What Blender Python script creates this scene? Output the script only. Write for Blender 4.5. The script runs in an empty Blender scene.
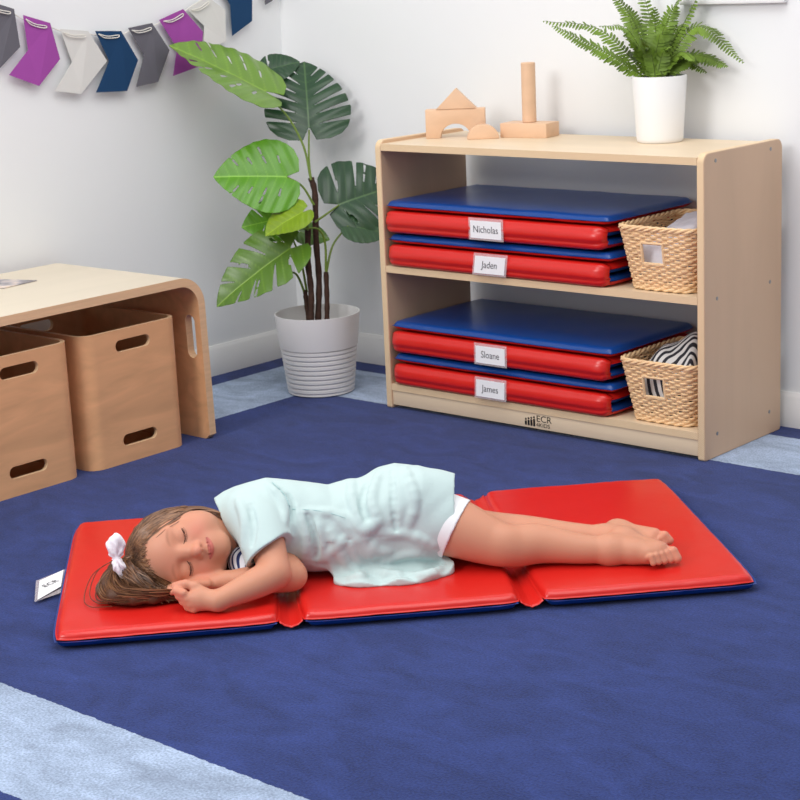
import bpy, bmesh, math, random
import numpy as np
from mathutils import Vector, Matrix, noise
random.seed(7); np.random.seed(7)
sc = bpy.context.scene
COL = sc.collection
V = Vector
# ------------------------------------------------------------------ camera
CP = np.array([2.8756634, -3.1505097, 1.0714160])
YAW, PIT, ROL, FPX = 0.7320804, 0.2423783, -0.0459974, 1775.0616
fw = np.array([-math.sin(YAW)*math.cos(PIT), math.cos(YAW)*math.cos(PIT), -math.sin(PIT)])
r0 = np.array([math.cos(YAW), math.sin(YAW), 0.0]); u0 = np.cross(r0, fw)
RT = math.cos(ROL)*r0 + math.sin(ROL)*u0; UP = -math.sin(ROL)*r0 + math.cos(ROL)*u0
def ray(u, v): return fw + RT*(u-400)/FPX - UP*(v-400)/FPX
def at(u, v, d): return CP + d*ray(u, v)                      # point at distance d along the view axis
def onx(u, v, x): d = ray(u, v); return CP + d*((x-CP[0])/d[0])
def ony(u, v, y): d = ray(u, v); return CP + d*((y-CP[1])/d[1])
def onz(u, v, z): d = ray(u, v); return CP + d*((z-CP[2])/d[2])
cam_d = bpy.data.cameras.new('camera'); cam = bpy.data.objects.new('camera', cam_d); COL.objects.link(cam)
m = Matrix.Identity(4)
for i in range(3):
    m[i][0], m[i][1], m[i][2], m[i][3] = RT[i], UP[i], -fw[i], CP[i]
cam.matrix_world = m
cam_d.sensor_width = 36; cam_d.lens = 36*FPX/800; cam_d.clip_start = .05
cam_d.dof.use_dof = True; cam_d.dof.focus_distance = 3.05; cam_d.dof.aperture_fstop = 22
sc.camera = cam
# ------------------------------------------------------------------ helpers
def empty(name, loc, label, cat, group=None):
    o = bpy.data.objects.new(name, None); COL.objects.link(o)
    o.location = tuple(float(c) for c in loc); o.empty_display_size = .02
    o['label'] = label; o['category'] = cat
    if group: o['group'] = group
    return o
def tag(o, label, cat, group=None):
    o['label'] = label; o['category'] = cat
    if group: o['group'] = group
    return o
def org(parent):
    v = V((0, 0, 0))
    while parent is not None:
        v = v + V(parent.location); parent = parent.parent
    return v
def mesh(name, verts, faces, mats, parent=None, smooth=True, base=None, fmat=None, kind=None, sharp=None):
    """verts in world coordinates; origin at parent (parts) or at `base`"""
    me = bpy.data.meshes.new(name)
    o0 = np.array(org(parent)) if parent is not None else np.array(base if base is not None else (0, 0, 0), float)
    me.from_pydata([tuple(np.asarray(v, float)-o0) for v in verts], [], [tuple(int(i) for i in f) for f in faces])
    me.validate(); me.update()
    ob = bpy.data.objects.new(name, me); COL.objects.link(ob)
    for mt in (mats if isinstance(mats, (list, tuple)) else [mats]): me.materials.append(mt)
    if fmat is not None and len(fmat) == len(me.polygons): me.polygons.foreach_set('material_index', fmat)
    me.polygons.foreach_set('use_smooth', [smooth]*len(me.polygons))
    if sharp: me.set_sharp_from_angle(angle=math.radians(sharp))
    if parent is not None: ob.parent = parent
    else: ob.location = tuple(o0)
    if kind: ob['kind'] = kind
    me.update()
    return ob
class MB:
    def __init__(s): s.v = []; s.f = []; s.m = []
    def add(s, vs, fs, mi=0):
        n = len(s.v); s.v += [tuple(float(c) for c in v) for v in vs]; s.f += [tuple(i+n for i in f) for f in fs]; s.m += [mi]*len(fs); return s
    def bm(s, b, mi=0):
        b.verts.index_update(); s.add([v.co[:] for v in b.verts], [[v.index for v in f.verts] for f in b.faces], mi); b.free(); return s
    def box(s, x0, x1, y0, y1, z0, z1, bev=0.0, mi=0, seg=2, M=None):
        b = bmesh.new(); bmesh.ops.create_cube(b, size=1)
        for v in b.verts: v.co = V(((x0+x1)/2+v.co.x*(x1-x0), (y0+y1)/2+v.co.y*(y1-y0), (z0+z1)/2+v.co.z*(z1-z0)))
        if bev > 0: bmesh.ops.bevel(b, geom=b.edges[:], offset=bev, segments=seg, affect='EDGES', profile=.5)
        if M is not None: bmesh.ops.transform(b, matrix=M, verts=b.verts)
        return s.bm(b, mi)
    def tube(s, pts, r, n=8, mi=0, cap=True, flat=1.0, nrm=None):
        pts = [V(p) for p in pts]; N = len(pts); vs = []; fs = []
        rr = r if hasattr(r, '__len__') else [r]*N
        a = None
        for i, p in enumerate(pts):
            t = (pts[min(i+1, N-1)]-pts[max(i-1, 0)])
            if t.length < 1e-9: t = V((0, 0, 1))
            t.normalize()
            if a is None:
                a = V(nrm) if nrm is not None else (V((0, 0, 1)) if abs(t.z) < .9 else V((1, 0, 0)))
            a = (a - t*a.dot(t))
            if a.length < 1e-6: a = t.orthogonal()
            a.normalize(); c = t.cross(a)
            for k in range(n):
                w = 2*math.pi*k/n; vs.append(p + (a*math.cos(w)*flat + c*math.sin(w))*rr[i])
        for i in range(N-1):
            for k in range(n):
                k2 = (k+1) % n; fs.append((i*n+k, i*n+k2, (i+1)*n+k2, (i+1)*n+k))
        if cap: fs.append(tuple(range(n-1, -1, -1))); fs.append(tuple((N-1)*n+k for k in range(n)))
        return s.add(vs, fs, mi)
    def lathe(s, prof, c, n=48, mi=0, cap0=True, cap1=False):
        vs = []; fs = []
        for r, z in prof:
            for k in range(n):
                w = 2*math.pi*k/n; vs.append((c[0]+r*math.cos(w), c[1]+r*math.sin(w), c[2]+z))
        for i in range(len(prof)-1):
            for k in range(n):
                k2 = (k+1) % n; fs.append((i*n+k, i*n+k2, (i+1)*n+k2, (i+1)*n+k))
        if cap0: fs.append(tuple(range(n-1, -1, -1)))
        if cap1: fs.append(tuple((len(prof)-1)*n+k for k in range(n)))
        return s.add(vs, fs, mi)
    def prism(s, poly, ext, mi=0):
        """poly: list of 3-D points (planar), extruded by vector ext"""
        n = len(poly); P = [V(p) for p in poly]; E_ = V(ext)
        return s.add(P+[p+E_ for p in P], [tuple(range(n-1, -1, -1)), tuple(range(n, 2*n))]+[(i, (i+1) % n, n+(i+1) % n, n+i) for i in range(n)], mi)
    def build(s, name, mat, parent=None, smooth=True, base=None, kind=None, sharp=40):
        return mesh(name, s.v, s.f, mat, parent, smooth, base, s.m, kind, sharp)
def bez(a, b, c, n=10):
    a, b, c = map(np.array, (a, b, c)); return [(1-t)**2*a + 2*t*(1-t)*b + t*t*c for t in np.linspace(0, 1, n)]
def spline(pts, n=8):
    P = [np.array(p, float) for p in pts]; P = [2*P[0]-P[1]]+P+[2*P[-1]-P[-2]]; out = []
    for i in range(1, len(P)-2):
        for t in np.linspace(0, 1, n, endpoint=False):
            out.append(.5*((2*P[i])+(-P[i-1]+P[i+1])*t+(2*P[i-1]-5*P[i]+4*P[i+1]-P[i+2])*t*t+(-P[i-1]+3*P[i]-3*P[i+1]+P[i+2])*t**3))
    out.append(P[-2]); return out
def clip_sheet(f, u0, u1, v0, v1, nu, nv, mp, extra_u=None):
    """triangulated sheet of the region f>0 of a (u,v) rectangle, mapped to 3-D by mp; returns verts, faces, uv"""
    us = np.linspace(u0, u1, nu+1); vs = np.linspace(v0, v1, nv+1)
    F = np.array([[f(u, v) for v in vs] for u in us])
    vid = {}; verts = []; faces = []; uvs = []
    def vert(key, u, v):
        if key not in vid: vid[key] = len(verts); verts.append(mp(u, v)); uvs.append((u, v))
        return vid[key]
    for i in range(nu):
        for j in range(nv):
            q4 = [(i, j), (i+1, j), (i+1, j+1), (i, j+1)]
            vals = [F[a] for a in q4]
            if max(vals) <= 0: continue
            if min(vals) > 0:
                faces.append([vert(a, us[a[0]], vs[a[1]]) for a in q4]); continue
            poly = []
            for k in range(4):
                a, b = q4[k], q4[(k+1) % 4]; fa, fb = F[a], F[b]
                if fa > 0: poly.append(vert(a, us[a[0]], vs[a[1]]))
                if (fa > 0) != (fb > 0):
                    t = fa/(fa-fb); t = min(max(t, .03), .97); key = (min(a, b), max(a, b))
                    poly.append(vert(key, us[a[0]]*(1-t)+us[b[0]]*t, vs[a[1]]*(1-t)+vs[b[1]]*t))
            if len(poly) >= 3: faces.append(poly)
    return verts, faces, uvs
def solidify(ob, th, off=-1):
    md = ob.modifiers.new('thickness', 'SOLIDIFY'); md.thickness = th; md.offset = off; md.use_even_offset = False; return ob
# ------------------------------------------------------------------ materials
def srgb(r, g, b):
    f = lambda c: (c/255/12.92) if c/255 <= .04045 else ((c/255+.055)/1.055)**2.4
    return (f(r), f(g), f(b), 1)
def mat(name, col, rough=.5, spec=.5, bump=None, var=None, coat=0, sheen=0, sss=0, metal=0, attr=None, alpha=1, trans=0):
    mt = bpy.data.materials.new(name); mt.use_nodes = True; nt = mt.node_tree; b = nt.nodes['Principled BSDF']
    b.inputs['Base Color'].default_value = col; b.inputs['Roughness'].default_value = rough
    b.inputs['Specular IOR Level'].default_value = spec; b.inputs['Coat Weight'].default_value = coat
    b.inputs['Sheen Weight'].default_value = sheen; b.inputs['Metallic'].default_value = metal
    b.inputs['Alpha'].default_value = alpha; b.inputs['Transmission Weight'].default_value = trans
    if sss: b.inputs['Subsurface Weight'].default_value = sss; b.inputs['Subsurface Radius'].default_value = (1, .35, .2); b.inputs['Subsurface Scale'].default_value = .012
    tc = nt.nodes.new('ShaderNodeTexCoord')
    src = None
    if attr:
        a = nt.nodes.new('ShaderNodeAttribute'); a.attribute_name = attr; src = a.outputs['Color']; nt.links.new(src, b.inputs['Base Color'])
    if var:                                   # (scale, amount, stretch, detail)
        mp_ = nt.nodes.new('ShaderNodeMapping'); mp_.inputs['Scale'].default_value = var[2]; nt.links.new(tc.outputs['Object'], mp_.inputs[0])
        n = nt.nodes.new('ShaderNodeTexNoise'); n.inputs['Scale'].default_value = var[0]; n.inputs['Detail'].default_value = var[3]; n.inputs['Distortion'].default_value = var[4] if len(var) > 4 else 0
        nt.links.new(mp_.outputs[0], n.inputs['Vector'])
        r = nt.nodes.new('ShaderNodeMapRange'); r.inputs[1].default_value = .3; r.inputs[2].default_value = .7; r.inputs[3].default_value = 1-var[1]; r.inputs[4].default_value = 1+var[1]
        nt.links.new(n.outputs[0], r.inputs[0])
        mx = nt.nodes.new('ShaderNodeMix'); mx.data_type = 'RGBA'; mx.blend_type = 'MULTIPLY'; mx.inputs[0].default_value = 1
        mx.inputs[6].default_value = col
        if src: nt.links.new(src, mx.inputs[6])
        nt.links.new(r.outputs[0], mx.inputs[7]); nt.links.new(mx.outputs[2], b.inputs['Base Color'])
    if bump:                                  # (scale, strength, distance, stretch)
        mp_ = nt.nodes.new('ShaderNodeMapping'); mp_.inputs['Scale'].default_value = bump[3] if len(bump) > 3 else (1, 1, 1); nt.links.new(tc.outputs['Object'], mp_.inputs[0])
        n = nt.nodes.new('ShaderNodeTexNoise'); n.inputs['Scale'].default_value = bump[0]; n.inputs['Detail'].default_value = 4
        nt.links.new(mp_.outputs[0], n.inputs['Vector'])
        bp = nt.nodes.new('ShaderNodeBump'); bp.inputs['Strength'].default_value = bump[1]; bp.inputs['Distance'].default_value = bump[2]
        nt.links.new(n.outputs[0], bp.inputs['Height']); nt.links.new(bp.outputs[0], b.inputs['Normal'])
    return mt
M = {}
M['wall'] = mat('wall_paint', srgb(238, 239, 240), .75, .2, bump=(120, .05, .001))
M['trim'] = mat('white_trim', srgb(236, 235, 234), .4, .4)
M['wood'] = mat('maple_veneer', srgb(213, 178, 146), .42, .4, var=(9, .05, (1, 1, .18), 6, .6))
M['woodx'] = mat('maple_veneer_lengthwise', srgb(228, 206, 176), .42, .4, var=(10, .05, (.15, 1, 1), 6, .6))
M['beech'] = mat('bent_ply_veneer', srgb(224, 170, 124), .4, .4, var=(9, .11, (1, .30, 1.6), 6, 2.2))
M['beechtop'] = mat('bent_ply_pale_face', srgb(219, 206, 184), .4, .4, var=(12, .03, (1, .15, 1), 5, .5))
M['beechedge'] = mat('bent_ply_edge', srgb(226, 188, 148), .5, .3, var=(160, .06, (1, .05, 1), 2))
M['block'] = mat('block_beech', srgb(226, 188, 156), .5, .3, var=(30, .05, (.3, 1, 1), 4))
def ply_mat():
    mt = mat('ply_edge', srgb(232, 205, 166), .5, .3); nt = mt.node_tree; b = nt.nodes['Principled BSDF']
    tc = nt.nodes.new('ShaderNodeTexCoord'); sp = nt.nodes.new('ShaderNodeSeparateXYZ'); nt.links.new(tc.outputs['Object'], sp.inputs[0])
    ad = nt.nodes.new('ShaderNodeMath'); ad.operation = 'ADD'; nt.links.new(sp.outputs[0], ad.inputs[0]); nt.links.new(sp.outputs[2], ad.inputs[1])
    mu = nt.nodes.new('ShaderNodeMath'); mu.operation = 'MULTIPLY'; mu.inputs[1].default_value = 2*math.pi/.0045; nt.links.new(ad.outputs[0], mu.inputs[0])
    si = nt.nodes.new('ShaderNodeMath'); si.operation = 'SINE'; nt.links.new(mu.outputs[0], si.inputs[0])
    cr = nt.nodes.new('ShaderNodeMapRange'); cr.inputs[1].default_value = -1; cr.inputs[3].default_value = 0; cr.inputs[4].default_value = 1; nt.links.new(si.outputs[0], cr.inputs[0])
    mx = nt.nodes.new('ShaderNodeMix'); mx.data_type = 'RGBA'; mx.inputs[6].default_value = srgb(216, 184, 143); mx.inputs[7].default_value = srgb(238, 214, 178)
    nt.links.new(cr.outputs[0], mx.inputs[0]); nt.links.new(mx.outputs[2], b.inputs['Base Color'])
    return mt
M['ply'] = ply_mat()
M['red'] = mat('red_vinyl', srgb(212, 34, 28), .29, .5, bump=(9, .25, .004), sheen=0)
M['blue'] = mat('blue_vinyl', srgb(12, 66, 142), .29, .5, bump=(9, .25, .004))
M['clear'] = mat('clear_vinyl', srgb(235, 225, 228), .15, .5, alpha=.3)
M['card'] = mat('white_card', srgb(238, 238, 240), .6, .3)
M['ink'] = mat('grey_ink', srgb(62, 62, 68), .7, .2)
M['black'] = mat('black_ink', srgb(22, 20, 20), .6, .3)
M['steel'] = mat('steel_screw', srgb(150, 150, 150), .3, .5, metal=1)
M['whitepot'] = mat('white_ceramic', srgb(240, 240, 240), .45, .4)
M['pot'] = mat('pale_grey_plastic', srgb(222, 220, 220), .32, .5)
M['soil'] = mat('dark_moss', srgb(40, 36, 24), .9, .1, bump=(120, 1, .01))
M['wicker'] = mat('wicker', srgb(244, 208, 162), .5, .3, var=(60, .07, (1, 1, 1), 3))
M['bark'] = mat('dark_stem', srgb(62, 42, 34), .7, .2, bump=(80, .6, .003), var=(70, .3, (1, 1, 3), 4))
M['petiole'] = mat('green_petiole', srgb(104, 128, 44), .5, .4)
M['leaf'] = mat('leaf', (1, 1, 1, 1), .33, .5, attr='leafcol')
M['fern'] = mat('fern_green', srgb(102, 128, 42), .5, .3, var=(14, .45, (1, 1, 1), 2))
M['rachis'] = mat('fern_rachis', srgb(70, 84, 34), .6, .3)
M['string'] = mat('white_string', srgb(232, 228, 220), .8, .1)
M['fpurple'] = mat('purple_paper', srgb(160, 78, 160), .8, .1)
M['fnavy'] = mat('navy_paper', srgb(34, 66, 102), .8, .1)
M['fgrey'] = mat('dark_grey_paper', srgb(104, 102, 110), .8, .1)
M['flight'] = mat('pale_grey_paper', srgb(216, 214, 210), .8, .1)
M['bincloth'] = mat('white_cotton', srgb(232, 230, 240), .9, .1, bump=(90, .3, .002))
# ------------------------------------------------------------------ the room
WX, WY = -.6522, .3577
def floor_mat():
    mt = bpy.data.materials.new('cut_pile_carpet'); mt.use_nodes = True; nt = mt.node_tree; L = nt.links.new; b = nt.nodes['Principled BSDF']
    b.inputs['Roughness'].default_value = .95; b.inputs['Specular IOR Level'].default_value = .08
    b.inputs['Sheen Weight'].default_value = .12; b.inputs['Sheen Roughness'].default_value = .5
    tc = nt.nodes.new('ShaderNodeTexCoord'); sp = nt.nodes.new('ShaderNodeSeparateXYZ')
    nz = nt.nodes.new('ShaderNodeTexNoise'); nz.inputs['Scale'].default_value = 90; L(tc.outputs['Object'], nz.inputs['Vector'])
    sc_ = nt.nodes.new('ShaderNodeVectorMath'); sc_.operation = 'SCALE'; sc_.inputs[3].default_value = .008; L(nz.outputs['Color'], sc_.inputs[0])
    ad = nt.nodes.new('ShaderNodeVectorMath'); ad.operation = 'ADD'; L(tc.outputs['Object'], ad.inputs[0]); L(sc_.outputs[0], ad.inputs[1]); L(ad.outputs[0], sp.inputs[0])
    def m_(op, a, b_=None):
        n = nt.nodes.new('ShaderNodeMath'); n.operation = op
        for i, x in enumerate((a, b_)):
            if x is None: continue
            if isinstance(x, (int, float)): n.inputs[i].default_value = x
            else: L(x, n.inputs[i])
        return n.outputs[0]
    def band(x, a, b_): return m_('MULTIPLY', m_('GREATER_THAN', x, a), m_('LESS_THAN', x, b_))
    X, Y = sp.outputs[0], sp.outputs[1]; o = .004
    back = m_('MULTIPLY', band(Y, .0199+o, .2675+o), m_('GREATER_THAN', X, -.5602+o))
    left = m_('MULTIPLY', band(X, -.5602+o, -.2868+o), band(Y, -1.8753+o, .2675+o))
    near = m_('MULTIPLY', band(Y, -1.8753+o, -1.6443+o), m_('GREATER_THAN', X, -.5602+o))
    msk = m_('MAXIMUM', m_('MAXIMUM', back, left), near)
    mx = nt.nodes.new('ShaderNodeMix'); mx.data_type = 'RGBA'; mx.inputs[6].default_value = srgb(42, 57, 112); mx.inputs[7].default_value = srgb(156, 172, 197); L(msk, mx.inputs[0])
    def nse(s, d, lo, hi, dist=0, stretch=None):
        n = nt.nodes.new('ShaderNodeTexNoise'); n.inputs['Scale'].default_value = s; n.inputs['Detail'].default_value = d; n.inputs['Distortion'].default_value = dist
        if stretch:
            mp_ = nt.nodes.new('ShaderNodeMapping'); mp_.inputs['Scale'].default_value = stretch; mp_.inputs['Rotation'].default_value = (0, 0, .7); L(tc.outputs['Object'], mp_.inputs[0]); L(mp_.outputs[0], n.inputs['Vector'])
        else: L(tc.outputs['Object'], n.inputs['Vector'])
        r = nt.nodes.new('ShaderNodeMapRange'); r.inputs[1].default_value = .3; r.inputs[2].default_value = .7; r.inputs[3].default_value = lo; r.inputs[4].default_value = hi; L(n.outputs[0], r.inputs[0]); return r.outputs[0], n.outputs[0]
    big, _ = nse(6, 8, .74, 1.16, 1.4, (1, 2.0, 1)); fine, fr = nse(260, 4, .70, 1.30)
    mid, mr = nse(45, 5, .92, 1.08)
    v = m_('MULTIPLY', m_('MULTIPLY', big, fine), mid)
    m2 = nt.nodes.new('ShaderNodeMix'); m2.data_type = 'RGBA'; m2.blend_type = 'MULTIPLY'; m2.inputs[0].default_value = 1; L(mx.outputs[2], m2.inputs[6]); L(v, m2.inputs[7]); L(m2.outputs[2], b.inputs['Base Color'])
    bp = nt.nodes.new('ShaderNodeBump'); bp.inputs['Strength'].default_value = .28; bp.inputs['Distance'].default_value = .005; L(fr, bp.inputs['Height']); L(bp.outputs[0], b.inputs['Normal'])
    return mt
MB().box(WX-.1, 4.6, -4.6, WY+.1, -.05, 0).build('floor', floor_mat(), kind='structure')
MB().box(WX-.1, WX, -4.6, WY+.1, 0, 2.6).build('wall_left', M['wall'], kind='structure')
MB().box(WX, 4.6, WY, WY+.1, 0, 2.6).build('wall_back', M['wall'], kind='structure')
def baseboard(name, along):
    prof = [(0, 0), (.014, 0), (.014, .052), (.0125, .055), (.0125, .060), (.010, .064), (.010, .070), (.006, .075), (.004, .080), (0, .080)]
    mb = MB()
    if along == 'y': mb.prism([(WX+d, -4.6, z) for d, z in prof], (0, WY+4.6, 0))
    else: mb.prism([(WX, WY-d, z) for d, z in prof], (4.6-WX, 0, 0))
    return mb.build(name, M['trim'], kind='structure', smooth=False)
baseboard('baseboard_left', 'y'); baseboard('baseboard_back', 'x')
# ------------------------------------------------------------------ text
def lettering(name, txt, size, org_, ux, uy, mt, parent, align='CENTER', depth=.0003, sx=1.0):
    cu = bpy.data.curves.new('txt', 'FONT'); cu.body = txt; cu.size = size; cu.align_x = align; cu.align_y = 'CENTER'; cu.extrude = 0; cu.resolution_u = 3
    t = bpy.data.objects.new('txt', cu); COL.objects.link(t)
    me = bpy.data.meshes.new_from_object(t.evaluated_get(bpy.context.evaluated_depsgraph_get()))
    ux = np.array(ux, float); ux /= np.linalg.norm(ux); uy = np.array(uy, float); uy /= np.linalg.norm(uy); nn = np.cross(ux, uy)
    vs = [np.array(org_)+ux*v.co.x*sx+uy*v.co.y+nn*depth for v in me.vertices]; fs = [list(p.vertices) for p in me.polygons]
    bpy.data.objects.remove(t); bpy.data.curves.remove(cu); bpy.data.meshes.remove(me)
    return mesh(name, vs, fs, mt, parent, smooth=False)
# ------------------------------------------------------------------ storage shelf
CW, CD, CH = .914, .3207, .6584
cab = empty('storage_shelf', (CW/2, CD/2, 0), 'open birch two-shelf storage cabinet against the back wall', 'shelf unit')
def side_panel(x):
    b = bmesh.new(); poly = []
    r = .02
    for (cx, cz, a0) in ((r, r*.3, 180), (CD-r, r*.3, 270), (CD-r, CH-r, 0), (r, CH-r, 90)):
        rr = r if cz > .1 else r*.3
        cxx = cx if cz > .1 else (r*.3 if cx < .1 else CD-r*.3)
        for k in range(7): w = math.radians(a0+k*15); poly.append((cxx+rr*math.cos(w), cz+rr*math.sin(w)))
    n = len(poly); T = .018; vs = []; fs = []; e = .0015
    for (dx, ins) in ((0, e), (e, 0), (T-e, 0), (T, e)):
        for y, z in poly:
            yc, zc = CD/2, CH/2
            vs.append((x+dx, y-(ins if y > yc else -ins), z-(ins if z > zc else -ins)))
    mi = []
    for L_ in range(3):
        for i in range(n): j = (i+1) % n; fs.append((L_*n+i, L_*n+j, (L_+1)*n+j, (L_+1)*n+i)); mi.append(1 if L_ == 1 else 0)
    fs.append(tuple(range(n-1, -1, -1))); fs.append(tuple(3*n+i for i in range(n))); mi += [0, 0]
    return mesh('side_panel', vs, fs, [M['wood'], M['ply']], cab, True, None, mi, None, 30)
side_panel(0); side_panel(CW-.018)
def shelf_board(name, z0, z1, y0=0.0, y1=CD):
    mb = MB().box(.018, CW-.018, y0+.0008, y1, z0, z1, 0)
    mb.m = [0]*len(mb.f)
    for i, f in enumerate(mb.f):
        c = np.mean([mb.v[k] for k in f], axis=0)
        if c[1] < y0+.002: mb.m[i] = 1
    return mb.build(name, [M['woodx'], M['ply']], cab, smooth=False)
shelf_board('top_board', .634, .650); shelf_board('shelf_board', .340, .356); shelf_board('shelf_board', .046, .062)
kb = MB().box(.018, CW-.018, .004, .02, .009, .046, .0008).build('kick_board', M['woodx'], cab, smooth=False)
MB().box(.018, CW-.018, CD-.02, CD-.004, .009, .046, .0008).build('kick_board', M['woodx'], cab, smooth=False)
for (y, z) in ((.045, .640), (.27, .640), (.05, .348), (.27, .348), (.05, .052), (.27, .052)):
    MB().tube([(CW-.001, y, z), (CW+.0006, y, z), (CW+.0009, y, z)], [.0042, .0042, .0028], 14).build('screw', M['steel'], cab)
# logo on the kick board
lx, lz = .430, .0285
lg = MB()
for k, h in enumerate((.0145, .0170, .0195, .0220)):
    x = lx + k*.0080; bz = lz-.0140-.0002*k
    lg.prism([(x+.0029*sx_, .0035, bz+z_) for sx_, z_ in ((-1, .001), (-.7, 0), (.7, 0), (1, .001), (1, h-.005), (.5, h-.004), (-.5, h-.004), (-1, h-.005))], (0, .0004, 0))
    lg.prism([(x+.0026*math.cos(a), .0035, bz+h-.0004+.0026*math.sin(a)) for a in np.linspace(0, 2*math.pi, 12, endpoint=False)], (0, .0004, 0))
lg.build('logo_figures', M['black'], kb, smooth=False)
lettering('logo_letters', 'ECR', .0215, (.4600, .0036, .0330), (1, 0, 0), (0, 0, 1), M['black'], kb, 'LEFT', .0002, 1.15)
lettering('logo_letters', '4KIDS', .0132, (.4600, .0036, .0185), (1, 0, 0), (0, 0, 1), M['black'], kb, 'LEFT', .0002, 1.15)
# ------------------------------------------------------------------ padded vinyl panels
def half_pad(x0, x1, y0, y1, z, h, up=1, nx=30, ny=26, lip=.004, rough=.0012, fr=None, pw=7, seed=0):
    """pillowed half shell over a rectangle; up=1 bulges upward, -1 downward; fr maps (x,y,z)->world"""
    def cs(n): t = np.linspace(-1, 1, n+1); return np.sin(t*math.pi/2)
    vs = []; fs = []; cx, cy, hx, hy = (x0+x1)/2, (y0+y1)/2, (x1-x0)/2, (y1-y0)/2
    X = list(cs(nx)*(hx)+cx); Y = list(cs(ny)*hy+cy)
    for i, x in enumerate(X):
        for j, y in enumerate(Y):
            a = (x-cx)/hx; b = (y-cy)/hy
            dx = (1-abs(a))*hx; dy = (1-abs(b))*hy; R_ = .014
            def prof(d): d = min(d/R_, 1); return math.sqrt(max(0, 1-(1-d)**2))
            f = prof(dx)*prof(dy)
            puff = .82+.18*(1-abs(a)**2)*(1-abs(b)**2)
            n_ = noise.noise(V((x*9+seed*7.3, y*9, seed)))*rough*1.2*f
            # puckers near the welded edge
            e = math.exp(-min(dx, dy)/.018)
            n_ += e*f*rough*1.3*noise.noise(V((x*70+seed, y*70, 3.1)))
            w = z+up*(h*f*puff+n_+.0006)
            # corners pulled in a little
            px, py = x, y
            cpl = (abs(a)**10)*(abs(b)**10); px -= cpl*.006*np.sign(a); py -= cpl*.006*np.sign(b)
            vs.append((px, py, w))
    W_ = ny+1
    for i in range(nx):
        for j in range(ny):
            q_ = (i*W_+j, (i+1)*W_+j, (i+1)*W_+j+1, i*W_+j+1); fs.append(q_ if up > 0 else q_[::-1])
    # lip ring
    ring = [(i, 0) for i in range(nx+1)]+[(nx, j) for j in range(1, ny+1)]+[(i, ny) for i in range(nx-1, -1, -1)]+[(0, j) for j in range(ny-1, 0, -1)]
    b0 = len(vs)
    for (i, j) in ring:
        x, y, _ = vs[i*W_+j]; dx = -lip if i == 0 else lip if i == nx else 0; dy = -lip if j == 0 else lip if j == ny else 0
        vs.append((x+dx, y+dy, z+up*.0004+.0010*noise.noise(V((x*40, y*40, seed)))))
    R_ = len(ring)
    for k in range(R_):
        a, b = ring[k], ring[(k+1) % R_]; q_ = (a[0]*W_+a[1], b0+k, b0+(k+1) % R_, b[0]*W_+b[1]); fs.append(q_ if up > 0 else q_[::-1])
    if fr: vs = [fr(*v) for v in vs]
    return vs, fs
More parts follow.
